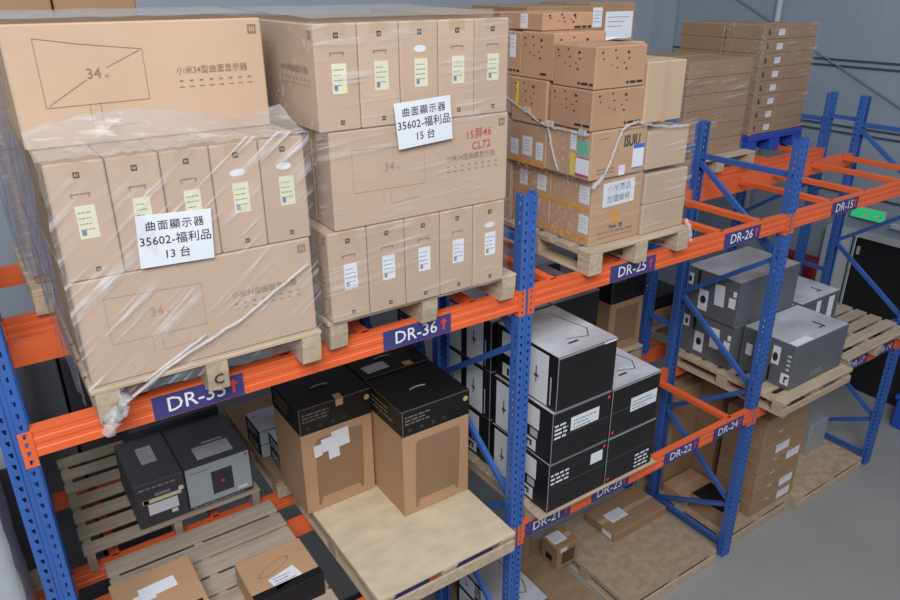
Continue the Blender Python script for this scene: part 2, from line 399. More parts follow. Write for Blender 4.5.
def frame(x, y0, label, spacer=False):
    t = thing('upright_frame', label, 'rack frame', (x, y0, 0), 0, 'blue upright frames')
    for back in (0, 1):
        o = obj('upright', UPM, None, t, loc=(0, D if back else 0, 0)); o.rotation_euler = (0, 0, math.pi if back else 0)
        sm = o.modifiers.new('thickness', 'SOLIDIFY'); sm.thickness = .0025; sm.offset = 0
        b = obj('base_plate', BASEM, None, t, loc=(0, D if back else 0, .0)); b.rotation_euler = (0, 0, math.pi if back else 0)
    yf, yb = .036, D-.036
    for z in (.10, 3.38): MB().bar((0, yf, z), (0, yb, z), .032, .04).build('brace', BLUE, t)
    for (za, sa), (zb, sb) in zip(ZZ, ZZ[1:]):
        MB().bar((0, yf if sa == 'f' else yb, za), (0, yf if sb == 'f' else yb, zb), .03, .036).build('brace', BLUE, t)
    if spacer:
        for z in (1.9, 3.42): MB().bar((0, D, z), (0, YR-.003, z), .036, .036).build('row_spacer', BLUE, t)
    return t
nm = ('nearest the camera at the left edge', 'in the middle beside label DR-36', 'right of label DR-26', 'at the far right end by the door')
for i, x in enumerate(XS):
    frame(x, 0, 'blue front-row rack frame ' + nm[i], True)
    frame(x, YR, 'blue back-row rack frame behind the one ' + nm[i])
BH = .115
def beam(x0, x1, y, ztop, label, front=True, plates=(), conn=True):
    a, b = x0+UW/2+.001, x1-UW/2-.001
    t = thing('load_beam', label, 'rack beam', (a, y, ztop-BH), 0, 'orange load beams')
    s = 1 if front else -1
    prof = [(0, 0), (0, .030), (.004, .034), (.004, .052), (0, .056), (0, .076), (.003, .079), (.003, .098), (0, .102), (0, BH), (.048, BH), (.048, 0)]
    if not front: prof = [(-q[0], q[1]) for q in prof][::-1]
    MB().extrude_x(prof, 0, b-a).build('beam_rail', ORANGE, t)
    if conn:
        for (e, d) in ((0, -1), (b-a, 1)):
            m = MB(); yy = -.004*s
            perforated(m, lambda u, z: (e+d*u, yy, z), [-.006, .010, .024, .040], (1,), -.035, .115, .0375, .010, .031)
            m.quad((e, yy, -.035), (e, .05*s, -.035), (e, .05*s, .115), (e, yy, .115))
            o = m.build('end_connector', ORANGE, t); q = o.modifiers.new('thickness', 'SOLIDIFY'); q.thickness = .003; q.offset = 0
    for (px0, px1, s_, arrow) in plates:
        f = Face('F', (0, 0, BH)); u0, u1 = px0-a, px1-a
        p = patch(f, u0, .003, u1, BH-.010, 'location_label', PLATE, t, .002)
        if s_:
            write(f, u0+(u1-u0)*.47, BH/2-.004, .092, s_, 'lettering', WHITE, p, off=.0035, bold=.006)
            cx = u1-.045; m = MB(); cy = BH/2
            m.quad(f.pt(cx-.007, cy-.03, .0035), f.pt(cx+.007, cy-.03, .0035), f.pt(cx+.007, cy+.008, .0035), f.pt(cx-.007, cy+.008, .0035))
            m.quad(f.pt(cx-.022, cy+.008, .0035), f.pt(cx+.022, cy+.008, .0035), f.pt(cx, cy+.034, .0035))
            m.build('arrow', RED, p)
    return t
beam(XS[0], XS[1], 0, Z2, 'upper front orange beam carrying labels DR-35 and DR-36', plates=((-1.925, -1.555, 'DR-35', 1), (-.875, -.49, 'DR-36', 1)))
beam(XS[1], XS[2], 0, Z2, 'upper front orange beam carrying labels DR-25 and DR-26', plates=((.632, 1.015, 'DR-25', 1), (1.68, 2.065, 'DR-26', 1)))
beam(XS[2], XS[3], 0, Z2, 'upper front orange beam carrying label DR-15', plates=((2.95, 3.31, 'DR-15', 1),))
beam(XS[0], XS[1], 0, Z1, 'lower front orange beam under the plywood pallet with black-topped boxes', plates=((-1.95, -1.57, '', 0), (-1.0, -.645, '', 0), (-.51, -.155, '', 0)))
beam(XS[1], XS[2], 0, Z1, 'lower front orange beam carrying labels DR-21, DR-23, DR-22 and DR-24', plates=((.072, .457, 'DR-21', 1), (.65, 1.005, 'DR-23', 1), (1.37, 1.755, 'DR-22', 1), (1.93, 2.295, 'DR-24', 1)))
beam(XS[2], XS[3], 0, Z1, 'lower front orange beam under the grey cartons at the right', plates=((2.6, 2.98, 'DR-12', 1), (3.80, 4.15, 'DR-17', 1), (4.30, 4.62, 'DR-14', 1)))
bn = ('left', 'middle', 'right')
for i in range(3):
    beam(XS[i], XS[i+1], D, Z2, 'upper rear orange beam of the front row, %s bay' % bn[i], front=False)
    beam(XS[i], XS[i+1], D, Z1, 'lower rear orange beam of the front row, %s bay' % bn[i], front=False)
    beam(XS[i], XS[i+1], YR, Z2, 'upper orange beam of the back row facing the gap, %s bay' % bn[i])
    beam(XS[i], XS[i+1], YR, Z1, 'lower orange beam of the back row facing the gap, %s bay' % bn[i])
    beam(XS[i], XS[i+1], YR+D, Z2, 'upper orange beam at the far side of the back row, %s bay' % bn[i], front=False)
    beam(XS[i], XS[i+1], YR+D, Z1, 'lower orange beam at the far side of the back row, %s bay' % bn[i], front=False)
BARM = MB().box(-.026, .026, 0, D-.096, -.042, 0, .003).box(-.02, .02, -.02, 0, -.003, 0).box(-.02, .02, D-.096, D-.076, -.003, 0).mesh('support_bar'); BARM.materials.append(ORANGE)
def sbar(x, y0, z, label):
    o = obj('support_bar', BARM, None, None, loc=(x, y0+.048, z)); tag(o, label, 'support bar', 'orange pallet support bars')
for lv, z, tops in (('upper', Z2, ((-1.95, -1.35, -.95, -.33), (.22, .72, 1.685, 2.11), (2.98, 3.46, 4.05, 4.56))), ('lower', Z1, ((-2.0, -1.4, -.9, -.3), (.2, .75, 1.24, 2.155), (2.61, 3.3, 3.75, 4.45)))):
    for i, xs in enumerate(tops):
        for j, x in enumerate(xs):
            sbar(x, 0, z, '%s support bar from left, %s level, %s front bay' % (('first', 'second', 'third', 'fourth')[j], lv, bn[i]))
for lv, z in (('upper', Z2), ('lower', Z1)):
    for i in range(3):
        for j in range(4):
            x = XS[i]+(XS[i+1]-XS[i])*(.12+.25*j)
            sbar(x, YR, z, '%s support bar from left, %s level, %s back bay' % (('first', 'second', 'third', 'fourth')[j], lv, bn[i]))

# ------------------------------------------------------------------ pallets
def board(t, name, x0, x1, y0, y1, z0, z1, material, c=.003): return MB().box(x0, x1, y0, y1, z0, z1, c).build(name, material, t)
def pallet(label, x0, x1, y0, y1, z0, h, style, wood=None, along=None, n=7, sheet=None, group='wooden pallets', rec=0.0, edge=False, bw_=None):
    wood = wood or WOODL; along = along or WOODY
    t = thing('wooden_pallet', label, 'pallet', ((x0+x1)/2, (y0+y1)/2, z0), 0, group)
    w, d = x1-x0, y1-y0; tt = .018
    def j(a=.004): return random.uniform(-a, a)
    if style in ('stringer', 'slat'):
        sw = .085 if style == 'stringer' else .045
        for cx in (-w/2+sw/2+.01, 0, w/2-sw/2-.01):
            m = MB(); b0 = 0; c = .035   # feet with chamfered ends
            m.v = [(cx+sx*sw/2, yy, zz) for sx in (-1, 1) for (yy, zz) in ((-d/2+.012+rec, 0), (d/2-.012, 0), (d/2, h-tt-.045), (d/2, h-tt), (-d/2+rec, h-tt), (-d/2+rec, h-tt-.045))]
            m.f = [tuple(range(6))[::-1], tuple(range(6, 12))]+[(k, (k+1) % 6, (k+1) % 6+6, k+6) for k in range(6)]
            m.build('stringer', along, t)
    else:
        bw = .10; bb = .016; eb = .017 if (style == 'ply' or edge) else 0
        for cx in (-w/2+bw/2, 0, w/2-bw/2):
            for cy in (-d/2+bw/2, 0, d/2-bw/2):
                board(t, 'block', cx-bw/2, cx+bw/2, max(cy-bw/2, -d/2+eb), min(cy+bw/2, d/2-eb), bb, h-tt-.016, along)
            board(t, 'bottom_board', cx-bw/2, cx+bw/2, -d/2+eb, d/2-eb, 0, bb, along)
            board(t, 'cross_board', cx-bw/2, cx+bw/2, -d/2, d/2, h-tt-.016, h-tt, along)
    if style == 'ply' or edge:
        for sy in (-1, 1): board(t, 'edge_board', -w/2, w/2, min(sy*d/2, sy*(d/2-.016)), max(sy*d/2, sy*(d/2-.016)), .0, .078 if style == 'ply' else .062, along)
    if style in ('stringer', 'slat', 'block'):
        bw = {'stringer': .115, 'slat': .122, 'block': .12}[style] if bw_ is None else bw_
        for k in range(n):
            cy = -d/2+bw/2+(d-bw)*k/(n-1)
            board(t, 'top_board', -w/2+j(), w/2+j(), cy-bw/2+j(.003), cy+bw/2+j(.003), h-tt, h, wood)
    else:
        board(t, 'plywood_top', -w/2, w/2, -d/2, d/2, h-tt, h, sheet or PLY, .002)
    return t
P35 = pallet('wooden pallet under the wrapped monitor cartons above label DR-35', -2.135, -1.225, -.11, .84, Z2, .145, 'stringer', n=6)
t35 = thing  # keep helper name
m = MB(); f = Face('F', (.91, .95, .145))
write(f, .455, .052, .06, 'C', 'stamp', INK, P35, off=.003)
pallet('wooden pallet under the monitor cartons above label DR-36', -1.175, -.115, -.055, .86, Z2, .136, 'stringer', n=6)
pallet('pale wooden block pallet under the mixed cartons above label DR-25', .395, 1.225, -.06, .90, Z2, .138, 'block', n=6)
pallet('grey slatted pallet in the back row carrying the charcoal oven cartons', -2.27, -1.235, 1.08, 2.16, Z1, .14, 'slat', WOOD, WOOD, 7, bw_=.105)
pallet('grey slatted pallet in the front row carrying two shallow cartons', -2.19, -1.215, -.04, .96, Z1, .135, 'slat', WOOD, WOOD, 7)
pallet('pale plywood-topped pallet carrying the black-topped brown boxes', -1.05, -.135, -.15, 1.0, Z1, .14, 'ply')
pallet('brown plywood-topped pallet in the back row carrying small white boxes', -1.12, -.1, 1.09, 2.17, Z1, .14, 'ply', sheet=PLY_D)
pallet('pallet under the black and white appliance cartons beside label DR-21', .10, 1.14, -.10, 1.08, Z1, .09, 'stringer', n=7, rec=.09)
pallet('plywood-topped back-row pallet behind the black and white cartons', 1.55, 2.34, 1.10, 2.0, Z1, .13, 'ply')
pallet('pallet under the short black-topped carton behind the right upright', 2.52, 3.3, 1.25, 2.0, Z1, .13, 'block', n=6)
pallet('light pallet under the stacked grey cartons at the right', 2.475, 3.46, -.20, .93, Z1, .13, 'block', n=7, edge=True)
pallet('empty worn slatted pallet at the far right end of the lower level', 3.57, 4.68, -.10, .86, Z1, .13, 'slat', WOOD, WOOD, 7, bw_=.105)
pallet('floor pallet with chipboard top carrying the flat brown carton', 1.19, 2.28, .005, 1.0, .002, .135, 'ply', sheet=CHIP)
pallet('floor pallet with worn board top beside the small open carton', .11, 1.06, .05, 1.05, .002, .13, 'ply', sheet=PLY_D)
pallet('floor pallet under the tall brown carton stack', 2.48, 3.46, .06, 1.1, .002, .13, 'ply', sheet=CHIP)
pallet('floor pallet with grey-brown board top at the far right end', 3.49, 4.62, 0.0, .62, .002, .13, 'ply', sheet=CHIP)
pallet('wooden pallet in the upper back row under the flat brown cartons', 2.56, 3.5, 1.06, 2.0, Z2, .13, 'block', n=6)
t = thing('plastic_pallet', 'blue plastic pallet under the tallest stack of flat cartons', 'pallet', (4.27, 1.86, Z2))
MB().box(-.435, .435, -.5, .5, .11, .165, .006).build('deck', BPLAST, t)
for a in (-.37, 0, .37):
    for b in (-.42, 0, .42): MB().box(a-.075, a+.075, b-.075, b+.075, 0, .11, .006).build('foot', BPLAST, t)
pallet('wooden pallet of the back row behind the DR-35 stack', -2.2, -1.2, 1.10, 2.0, Z2, .13, 'block', n=6)
pallet('wooden pallet of the back row behind the DR-36 stack', -1.08, -.1, 1.10, 2.0, Z2, .13, 'block', n=6)
pallet('wooden pallet of the back row behind the DR-25 stack', .75, 2.2, 1.10, 2.0, Z2, .13, 'block', n=6)

# ------------------------------------------------------------------ monitor cartons
MW, MD, MH = .885, .176, .408
def logo(t, k, cu, cv, s, material=INK_B, name='logo'):
    f = face(t, k); patch(f, cu-s/2, cv-s/2, cu+s/2, cv+s/2, name, material, t, .0012)
    m = MB(); q = s
    for (a, b) in ((-.28, -.14), (-.05, .05), (.16, .28)):
        m.quad(f.pt(cu+a*q, cv-.25*q, .002), f.pt(cu+b*q, cv-.25*q, .002), f.pt(cu+b*q, cv+.22*q, .002), f.pt(cu+a*q, cv+.22*q, .002))
    return m.build('logo_mark', CARD, t)
def wide_art(t, k='F', flat=True):
    f = face(t, k); w, h = f.w, f.h
    X = lambda a: a*w; Z = lambda b: b*h
    pts = [(.105, .89), (.26, .835), (.49, .775), (.49, .35), (.105, .335)]
    if flat: pts = [(.105, .81), (.49, .77), (.49, .36), (.105, .37)]
    segs = [(X(a), Z(b), X(c), Z(d)) for (a, b), (c, d) in zip(pts, pts[1:]+pts[:1])]
    if flat: segs += [(X(.26), Z(.36), X(.26), Z(.2)), (X(.30), Z(.36), X(.30), Z(.2)), (X(.3), Z(.2), X(.45), Z(.22))]
    else: segs += [(X(.115), Z(.35), X(.265), Z(.545)), (X(.345), Z(.635), X(.48), Z(.765)), (X(.26), Z(.34), X(.26), Z(.13)), (X(.30), Z(.345), X(.30), Z(.13)), (X(.26), Z(.13), X(.43), Z(.15))]
    lines(f, segs, .0017 if flat else .0019, 'monitor_drawing', INK_F if flat else INK_B, t)
    write(f, X(.295), Z(.59), .050, '34', 'size_print', INK_F if flat else INK_B, t, bold=.0); write(f, X(.342), Z(.565), .014, '吋', 'size_print', INK_F if flat else INK_B, t, bold=.0)
    write(f, X(.765), Z(.57), .030, '小米34型曲面显示器', 'title_print', INK_B, t, bold=.0)
    r = []
    for q in range(8):
        u = X(.62+.042*q); r += [(u, Z(.475), u+.014, Z(.488)), (u-.002, Z(.425), u+.017, Z(.433))]
    dashes(f, r, 'icon_print', INK_B, t)
    logo(t, k, X(.955), Z(.905), .034)
def end_art(t, k='R', label=PAPER_Y, hole=True):
    f = face(t, k); w, h = f.w, f.h
    logo(t, k, w*.5, h*.895, .020, INK)
    if hole: ellipse(f, w*.5, h*.735, .030, .014, 'hand_hole', PAPER, t)
    else: lines(f, [(w*.34, h*.74, w*.66, h*.74), (w*.34, h*.74, w*.36, h*.71), (w*.66, h*.74, w*.64, h*.71)], .004, 'hand_hole', INK_B, t)
    p = ship_label(t, k, w*.36, h*.36, w*.70, h*.64, label)
    dashes(f, [(w*.40, h*.39, w*.48, h*.44)], 'code_block', mat('slate_blue_print', (110, 126, 168), .6, .05, 8) if label is PAPER_Y else GREYTXT, p, .002)
    logo(t, k, w*.55, h*.085, .017, INK)
    patch(f, w*.28, h*.90, w*.72, h-.003, 'tape_end', TAPE_C, t, .0006)
def wide_carton(x0, y0, z0, label, art, w=MW, group='curved monitor cartons'):
    t = carton('monitor_carton', label, x0, x0+w, y0, y0+MD, z0, z0+MH, CARD, group, tape='T')
    if art: wide_art(t, flat=art != 'curved')
    return t
def end_carton(x0, x1, y0, z0, label, paper, left=False, hole=True, group='curved monitor cartons', h=MH):
    w = x1-x0-.003; d = MW
    t = thing('monitor_carton', label, 'box', ((x0+x1)/2, y0+d/2, z0), -math.pi/2, group); t['dims'] = (d, w, h)
    obj('body', body_mesh(d, w, h, CARD), CARD, t)
    patch(Face('T', (d, w, h)), .004, w/2-.02, d-.004, w/2+.02, 'tape', TAPE_C, t, .0008)
    end_art(t, 'R', paper, hole)
    if left: wide_art(t)
    return t
G35, G36 = 'monitor cartons on the DR-35 pallet', 'monitor cartons on the DR-36 pallet'
zb = Z2+.146
wide_carton(-2.122, -.088, zb, 'kraft monitor carton at the bottom front of the wrapped DR-35 stack', True, group=G35)
for i in range(1, 5): wide_carton(-2.122, -.088+.178*i, zb, 'plain kraft monitor carton hidden behind the bottom front one on the DR-35 pallet', False, group=G35)
o5 = ('first', 'second', 'third', 'fourth', 'fifth')
xe = (-2.123, -1.937, -1.763, -1.59, -1.408, -1.228)
for i in range(5): end_carton(xe[i], xe[i+1], -.088, zb+MH+.002, 'upright monitor carton, %s from left in the middle layer above DR-35' % o5[i], PAPER_Y, i == 0, i > 2, group=G35)
wide_carton(-2.14, .17, zb+2*MH+.004, 'big kraft monitor carton with screen drawing on top of the DR-35 stack', 'curved', group=G35)
for i in (1, 2): wide_carton(-2.14, .17+.178*i, zb+2*MH+.004, 'plain kraft monitor carton hidden behind the top one on the DR-35 stack', False, group=G35)
zc = Z2+.137
for i in range(5):
    w = (1.158-.222)/5; end_carton(-1.158+w*i, -1.158+w*(i+1), -.075, zc, 'white-labelled monitor carton, %s from left in the bottom layer above DR-36' % o5[i], PAPER, i == 0, i == 4, G36)
for i in range(5):
    t = wide_carton(-1.115, -.072+.178*i, zc+MH+.002, ('kraft monitor carton with red marker writing in the middle of the DR-36 stack' if i == 0 else 'plain kraft monitor carton hidden behind the middle front one on the DR-36 pallet'), i == 0, .9, G36)
    if i == 0:
        f = face(t, 'F'); write(f, .73, .33, .048, '15屏46', 'marker_writing', INK_R, t, .06, bold=.002); write(f, .745, .278, .048, 'CL72', 'marker_writing', INK_R, t, .06, bold=.002)
for i in range(5):
    w = (1.153-.226)/5; end_carton(-1.153+w*i, -1.153+w*(i+1), -.075, zc+2*MH+.004, 'cream-labelled monitor carton, %s from left in the top layer above DR-36' % o5[i], PAPER_Y, i == 0, i == 2, G36, .40)
ORD = ('lowest', 'second', 'third', 'fourth', 'fifth', 'sixth', 'seventh', 'topmost')
def sign(corners, y, text, label):
    (ax, az), (bx, bz), (cx, cz), (dx, dz) = corners
    mx, mz = (cx+dx)/2, (cz+dz)/2; t = thing('paper_sign', label, 'sign', (mx, y, min(cz, dz)))
    m = MB(); zz = min(cz, dz)
    P = [(ax-mx, 0, az-zz), (dx-mx, 0, dz-zz), (cx-mx, 0, cz-zz), (bx-mx, 0, bz-zz)]
    m.v = P+[(p[0], .001, p[2]) for p in P]; m.f = [(0, 1, 2, 3), (7, 6, 5, 4)]+[(k, (k+4), (k+1) % 4+4, (k+1) % 4) for k in range(4)]
    m.build('sheet', PAPER, t)
    ang = math.atan2(bz-az, bx-ax); w = math.hypot(bx-ax, bz-az); c, s = math.cos(ang), math.sin(ang)
    ox, oz = (ax+bx+cx+dx)/4-mx, (az+bz+cz+dz)/4-zz
    for (line, dz_, size, sp) in text:
        V, F = text_mesh(line, .004, sp); q = MB()
        for (x, y_, z_) in V:
            x *= size; y_ = y_*size+dz_; q.v.append((ox+x*c-y_*s, -.0012, oz+x*s+y_*c))
        q.f = [tuple(k) for k in F]; q.build('lettering', INK, t)
    return t
sign(((-1.878, 3.872), (-1.617, 3.857), (-1.628, 3.669), (-1.89, 3.680)), -.104, (('曲面顯示器', .052, .038, 1.2), ('35602-福利品', -.002, .043, 1.02), ('13 台', -.056, .042, 1.0)), 'white paper sign reading 35602 and 13 taped to the DR-35 stack')
sign(((-.83, 4.160), (-.553, 4.174), (-.54, 3.989), (-.811, 3.971)), -.094, (('曲面顯示器', .050, .040, 1.2), ('35602-福利品', -.002, .045, 1.02), ('15 台', -.054, .044, 1.0)), 'white paper sign reading 35602 and 15 taped to the DR-36 stack')

# ------------------------------------------------------------------ stretch film
def film_shell(name, label, path, z0, z1, material, nv=14, jit=.006, closed=False, tops=None):
    """sheet of film standing round a stack along a ground path"""
    t = thing(name, label, 'stretch film', (path[0][0], path[0][1], z0)); ox, oy = path[0]
    pts = []
    for (a, b) in zip(path, path[1:]):
        L = math.hypot(b[0]-a[0], b[1]-a[1]); n = max(2, int(L/.05))
        for k in range(n): pts.append((a[0]+(b[0]-a[0])*k/n, a[1]+(b[1]-a[1])*k/n))
    pts.append(path[-1]); m = MB(); N = len(pts)
    for v in range(nv+1):
        for i, (x, y) in enumerate(pts):
            zt = z1+(tops(i/(N-1)) if tops else 0); z = z0+(zt-z0)*v/nv
            m.v.append((x-ox+random.uniform(-jit, jit)*.5, y-oy+random.uniform(-jit, 0), z-z0+random.uniform(-jit, jit)))
    for v in range(nv):
        for i in range(N-1): m.f.append((v*N+i, v*N+i+1, (v+1)*N+i+1, (v+1)*N+i))
    m.build('film_sheet', material, t, smooth=True); return t
F1 = film_shell('stretch_film', 'clear stretch film wound diagonally round the DR-35 monitor stack', [(-1.21, .45), (-1.212, -.1), (-2.14, -.1)], 3.20, 4.10, FILM, 20, .005)
# dense creased film on the left flank, and the loose film sagging over the middle layer
film = MB(); N = 20
for v in range(19):
    for i in range(N+1):
        yy = -.1+.95*i/N; z = 3.2+(4.12-3.2)*v/18
        film.v.append((-2.142-.012-random.uniform(0, .014)-1.21*-1-1.21+1.21*0, yy, z))
for v in range(18):
    for i in range(N): film.f.append((v*(N+1)+i+1, v*(N+1)+i, (v+1)*(N+1)+i, (v+1)*(N+1)+i+1))
film.v = [(x+1.21, y-.45, z-3.20) for (x, y, z) in film.v]
film.build('side_film', FILM_D, F1, smooth=True)
top = MB(); N = 40; K = 9
for k in range(K+1):
    for i in range(N+1):
        u = i/N; x = -2.14+.93*u; s = k/K; yy = -.1+.27*s
        z = 4.085+.006+ (.10*s*s*(.25+.75*abs(math.sin(3.4*u+.4)))) + random.uniform(-.004, .006)
        top.v.append((x+1.21, yy-.45, z-3.20))
for k in range(K):
    for i in range(N): top.f.append((k*(N+1)+i, k*(N+1)+i+1, (k+1)*(N+1)+i+1, (k+1)*(N+1)+i))
top.build('loose_film', film_mat('stretch_film_loose', (0, math.radians(10), math.radians(20)), .34, .6, (6, 24, 24), (.74, .72, .72)), F1, smooth=True)
def rope(parent, pts, r, off, name='film_strand', jit=.35, sub=8):
    P = [];
    for a, b in zip(pts, pts[1:]):
        for k in range(sub): P.append(tuple(a[i]+(b[i]-a[i])*k/sub+random.uniform(-r, r)*.35 for i in range(3)))
    P.append(pts[-1]); m = MB().tube([tuple(p[i]-off[i] for i in range(3)) for p in P], r, 7, jit)
    return m.build(name, ROPE, parent, smooth=True)
o1 = (-1.21, .45, 3.20)
rope(F1, [(-2.09, -.125, 3.13), (-2.05, -.12, 3.17), (-1.85, -.112, 3.285), (-1.55, -.108, 3.40), (-1.26, -.104, 3.565)], .007, o1)
rope(F1, [(-1.95, -.112, 3.245), (-1.7, -.108, 3.37)], .006, o1)
rope(F1, [(-2.11, -.12, 3.10), (-2.09, -.13, 3.135), (-2.05, -.125, 3.16), (-2.03, -.12, 3.215)], .026, o1, 'film_knot', .5, 4)
F2 = film_shell('stretch_film', 'thin clear stretch film round the DR-36 monitor stack', [(-1.175, .8), (-1.175, -.084), (-.205, -.084), (-.205, .4)], 3.25, 4.48, FILM_H, 16, .004)

# ------------------------------------------------------------------ mixed cartons above DR-25
GM = 'mixed cartons on the DR-25 pallet'
zp = Z2+.139
def dots(t, k, seed):
    f = face(t, k); rr = random.Random(seed); m = []
    w, h = f.w, f.h
    for (a, b, s) in ((.12, .86, .012), (.36, .9, .011), (.14, .72, .009), (.40, .72, .010), (.62, .84, .016), (.64, .70, .010), (.30, .56, .007), (.42, .50, .009), (.55, .60, .008), (.6, .46, .012)):
        q = s*.45; u = a*w; v = b*h; m += [(u-q, v-q, u+q, v+q), (u-q*1.4, v-q*.4, u+q*1.4, v+q*.4)]
    dashes(f, m, 'flower_print', mat('plum_ink', (126, 80, 64), .7, .05, 8), t)['kind'] = 'stuff'
    dashes(f, rows(w*.62, h*.10, w*.97, 1, .02, .012), 'print', INK, t)
def mixed(label, *b, material=CARD2, name='carton', group=GM): return carton(name, label, *b, material, group)
t = mixed('brown carton with large white sheet label at the lower front of the DR-25 pallet', .45, .845, .015, .345, zp, 3.636)
f = face(t, 'F'); p = rot_patch(f, .205, .285, .245, .135, .03, 'sheet_label', PAPER, t)
write(f, .205, .315, .046, '小米商品', 'lettering', GREYTXT, p, .03, bold=.004); write(f, .205, .255, .046, '加價維修', 'lettering', GREYTXT, p, .03, bold=.004)
patch(f, .165, .115, .215, .185, 'tape_piece', TAPE_O, t); write(f, .2, .095, .03, 'Xom  出', 'lettering', INK, t, bold=.02)
dashes(f, rows(.06, .06, .34, 1, .02, .012, 1)+[(.06, .038, .34, .041)], 'print', INK_B, t)
fl = face(t, 'L'); patch(fl, .0, .195, .32, .222, 'tape_band', TAPE_O, t); patch(fl, .0, .02, .32, .05, 'tape_band', TAPE_O, t)
ship_label(t, 'L', .23, .24, .31, .34); ship_label(t, 'L', .24, .07, .315, .175)
t = mixed('brown carton with orange tape at the lower left side of the DR-25 pallet', .45, .845, .35, .69, zp, 3.636)
fl = face(t, 'L'); patch(fl, 0, .195, .34, .222, 'tape_band', TAPE_O, t); patch(fl, 0, .02, .34, .05, 'tape_band', TAPE_O, t); patch(fl, 0, .345, .34, .372, 'tape_band', TAPE_O, t)
ship_label(t, 'L', .06, .24, .13, .33); ship_label(t, 'L', .22, .24, .30, .33); ship_label(t, 'L', .05, .08, .12, .17)
mixed('reddish brown carton at the lower back of the DR-25 pallet', .43, .845, .695, .895, zp, 3.62, material=CARD3)
t = mixed('brown carton with large black ISU lettering and blue-edged label', .402, .82, -.002, .35, 3.638, 3.898)
f = face(t, 'F'); write(f, .30, .185, .085, 'ISUIU', 'lettering', INK, t, .0, bold=.03, sx=.62)
p = patch(f, .315, .03, .40, .165, 'shipping_label', PAPER, t, .003); patch(f, .315, .14, .40, .165, 'label_band', BLUE_P, p, .0005, .003); patch(f, .315, .03, .40, .036, 'label_band', BLUE_P, p, .0005, .003)
dashes(f, rows(.19, .245, .4, 1, .02, .008)+rows(.05, .05, .2, 2, .02, .008)+rows(.05, .215, .16, 1, .02, .006), 'print', INK_B, t); ship_label(t, 'F', .215, .005, .262, .06, n=2)
fl = face(t, 'L'); patch(fl, .245, .125, .33, .205, 'green_sticker', GREEN, t); p = patch(fl, .24, .015, .34, .12, 'white_sticker', PAPER, t)
patch(fl, .24, .112, .34, .12, 'sticker_edge', PINK, p, .0005, .0012); patch(fl, .24, .015, .34, .03, 'sticker_edge', PINK, p, .0005, .0012); patch(fl, .195, .012, .232, .13, 'yellow_sticker', YEL, t); ship_label(t, 'L', .19, .15, .235, .25, n=3)
t = mixed('brown carton with two barcode labels behind the ISU lettered carton', .402, .815, .355, .72, 3.638, 3.872)
ship_label(t, 'L', .16, .05, .245, .16); ship_label(t, 'L', .05, .04, .12, .13); ship_label(t, 'L', .28, .04, .34, .14)
fl = face(t, 'L'); patch(fl, 0, .0, .36, .028, 'tape_band', TAPE_O, t)
mixed('reddish carton at the back of the third layer above DR-25', .41, .82, .725, .9, 3.622, 3.90, material=CARD3)
t = mixed('reddish carton printed with dark flower spots, lower of the front pair above DR-25', .386, .77, .0, .325, 3.90, 4.106, material=CARD3); dots(t, 'F', 1); dots(t, 'L', 2)
t = mixed('reddish carton printed with dark flower spots, upper of the front pair above DR-25', .388, .755, .0, .315, 4.108, 4.318, material=CARD3); dots(t, 'F', 3); dots(t, 'L', 4)
t = mixed('reddish carton with worn side and yellow sticker behind the lower spotted carton', .39, .77, .354, .66, 3.875, 4.12, material=CARD3); dots(t, 'L', 5)
fl = face(t, 'L'); patch(fl, .04, .10, .06, .22, 'yellow_sticker', YEL, t)
t = mixed('reddish spotted carton behind the upper spotted carton', .395, .775, .32, .595, 4.122, 4.366, material=CARD3); dots(t, 'L', 6); dots(t, 'F', 6)
t = mixed('reddish carton at the back of the fourth layer above DR-25', .40, .82, .665, .9, 3.905, 4.12, material=CARD3); ship_label(t, 'L', .12, .06, .18, .17, n=3)
t = mixed('reddish carton at the back of the fifth layer above DR-25', .40, .82, .6, .9, 4.122, 4.36, material=CARD3); dots(t, 'L', 9); ship_label(t, 'L', .2, .1, .25, .22, n=3)
t = mixed('low reddish spotted carton lying on top of the DR-25 stack', .43, .80, .46, .85, 4.368, 4.46, material=CARD3); dots(t, 'F', 8); ship_label(t, 'L', .2, .01, .26, .085, n=3)
t = mixed('plain brown carton at the lower right of the DR-25 pallet', .852, 1.22, .0, .40, zp, 3.43, material=CARD)
mixed('plain brown carton, second from the bottom at the right of the DR-25 pallet', .852, 1.215, .0, .40, 3.432, 3.612, material=CARD)
mixed('plain brown carton, third from the bottom at the right of the DR-25 pallet', .832, 1.175, .0, .38, 3.638, 3.855, material=CARD)
t = mixed('tall plain brown carton at the upper right of the DR-25 stack', .775, 1.085, .0, .36, 3.902, 4.225, material=CARD)
patch(face(t, 'F'), .14, .0, .175, .32, 'tape_strip', TAPE_C, t)
for (a, b, w_) in ((zp, 3.63, 'lowest'), (3.632, 4.0, 'middle'), (4.002, 4.29, 'topmost')): mixed('%s brown carton of the rear right column above DR-25' % w_, .852, 1.19, .405, .78, a, b, material=CARD)
t = thing('paper_sheet', 'crumpled white sheet lying on top of the DR-25 cartons', 'paper', (1.0, .58, 4.291))
m = MB()
for j in range(5):
    for i in range(7): m.v.append((-.15+.05*i, -.12+.06*j, .012+.02*math.exp(-((i-3)**2+(j-2)**2)/4)+random.uniform(-.004, .004)))
for j in range(4):
    for i in range(6): m.f.append((j*7+i, j*7+i+1, (j+1)*7+i+1, (j+1)*7+i))
o = m.build('sheet', PAPER, t, smooth=True); q = o.modifiers.new('thickness', 'SOLIDIFY'); q.thickness = .002
film_shell('stretch_film', 'thin clear film sheet added for sheen over the lower DR-25 cartons', [(.378, .9), (.378, -.012), (1.235, -.012)], 3.24, 3.90, FILM_H, 12, .004)  # sheet added to lay a sheen over these cartons
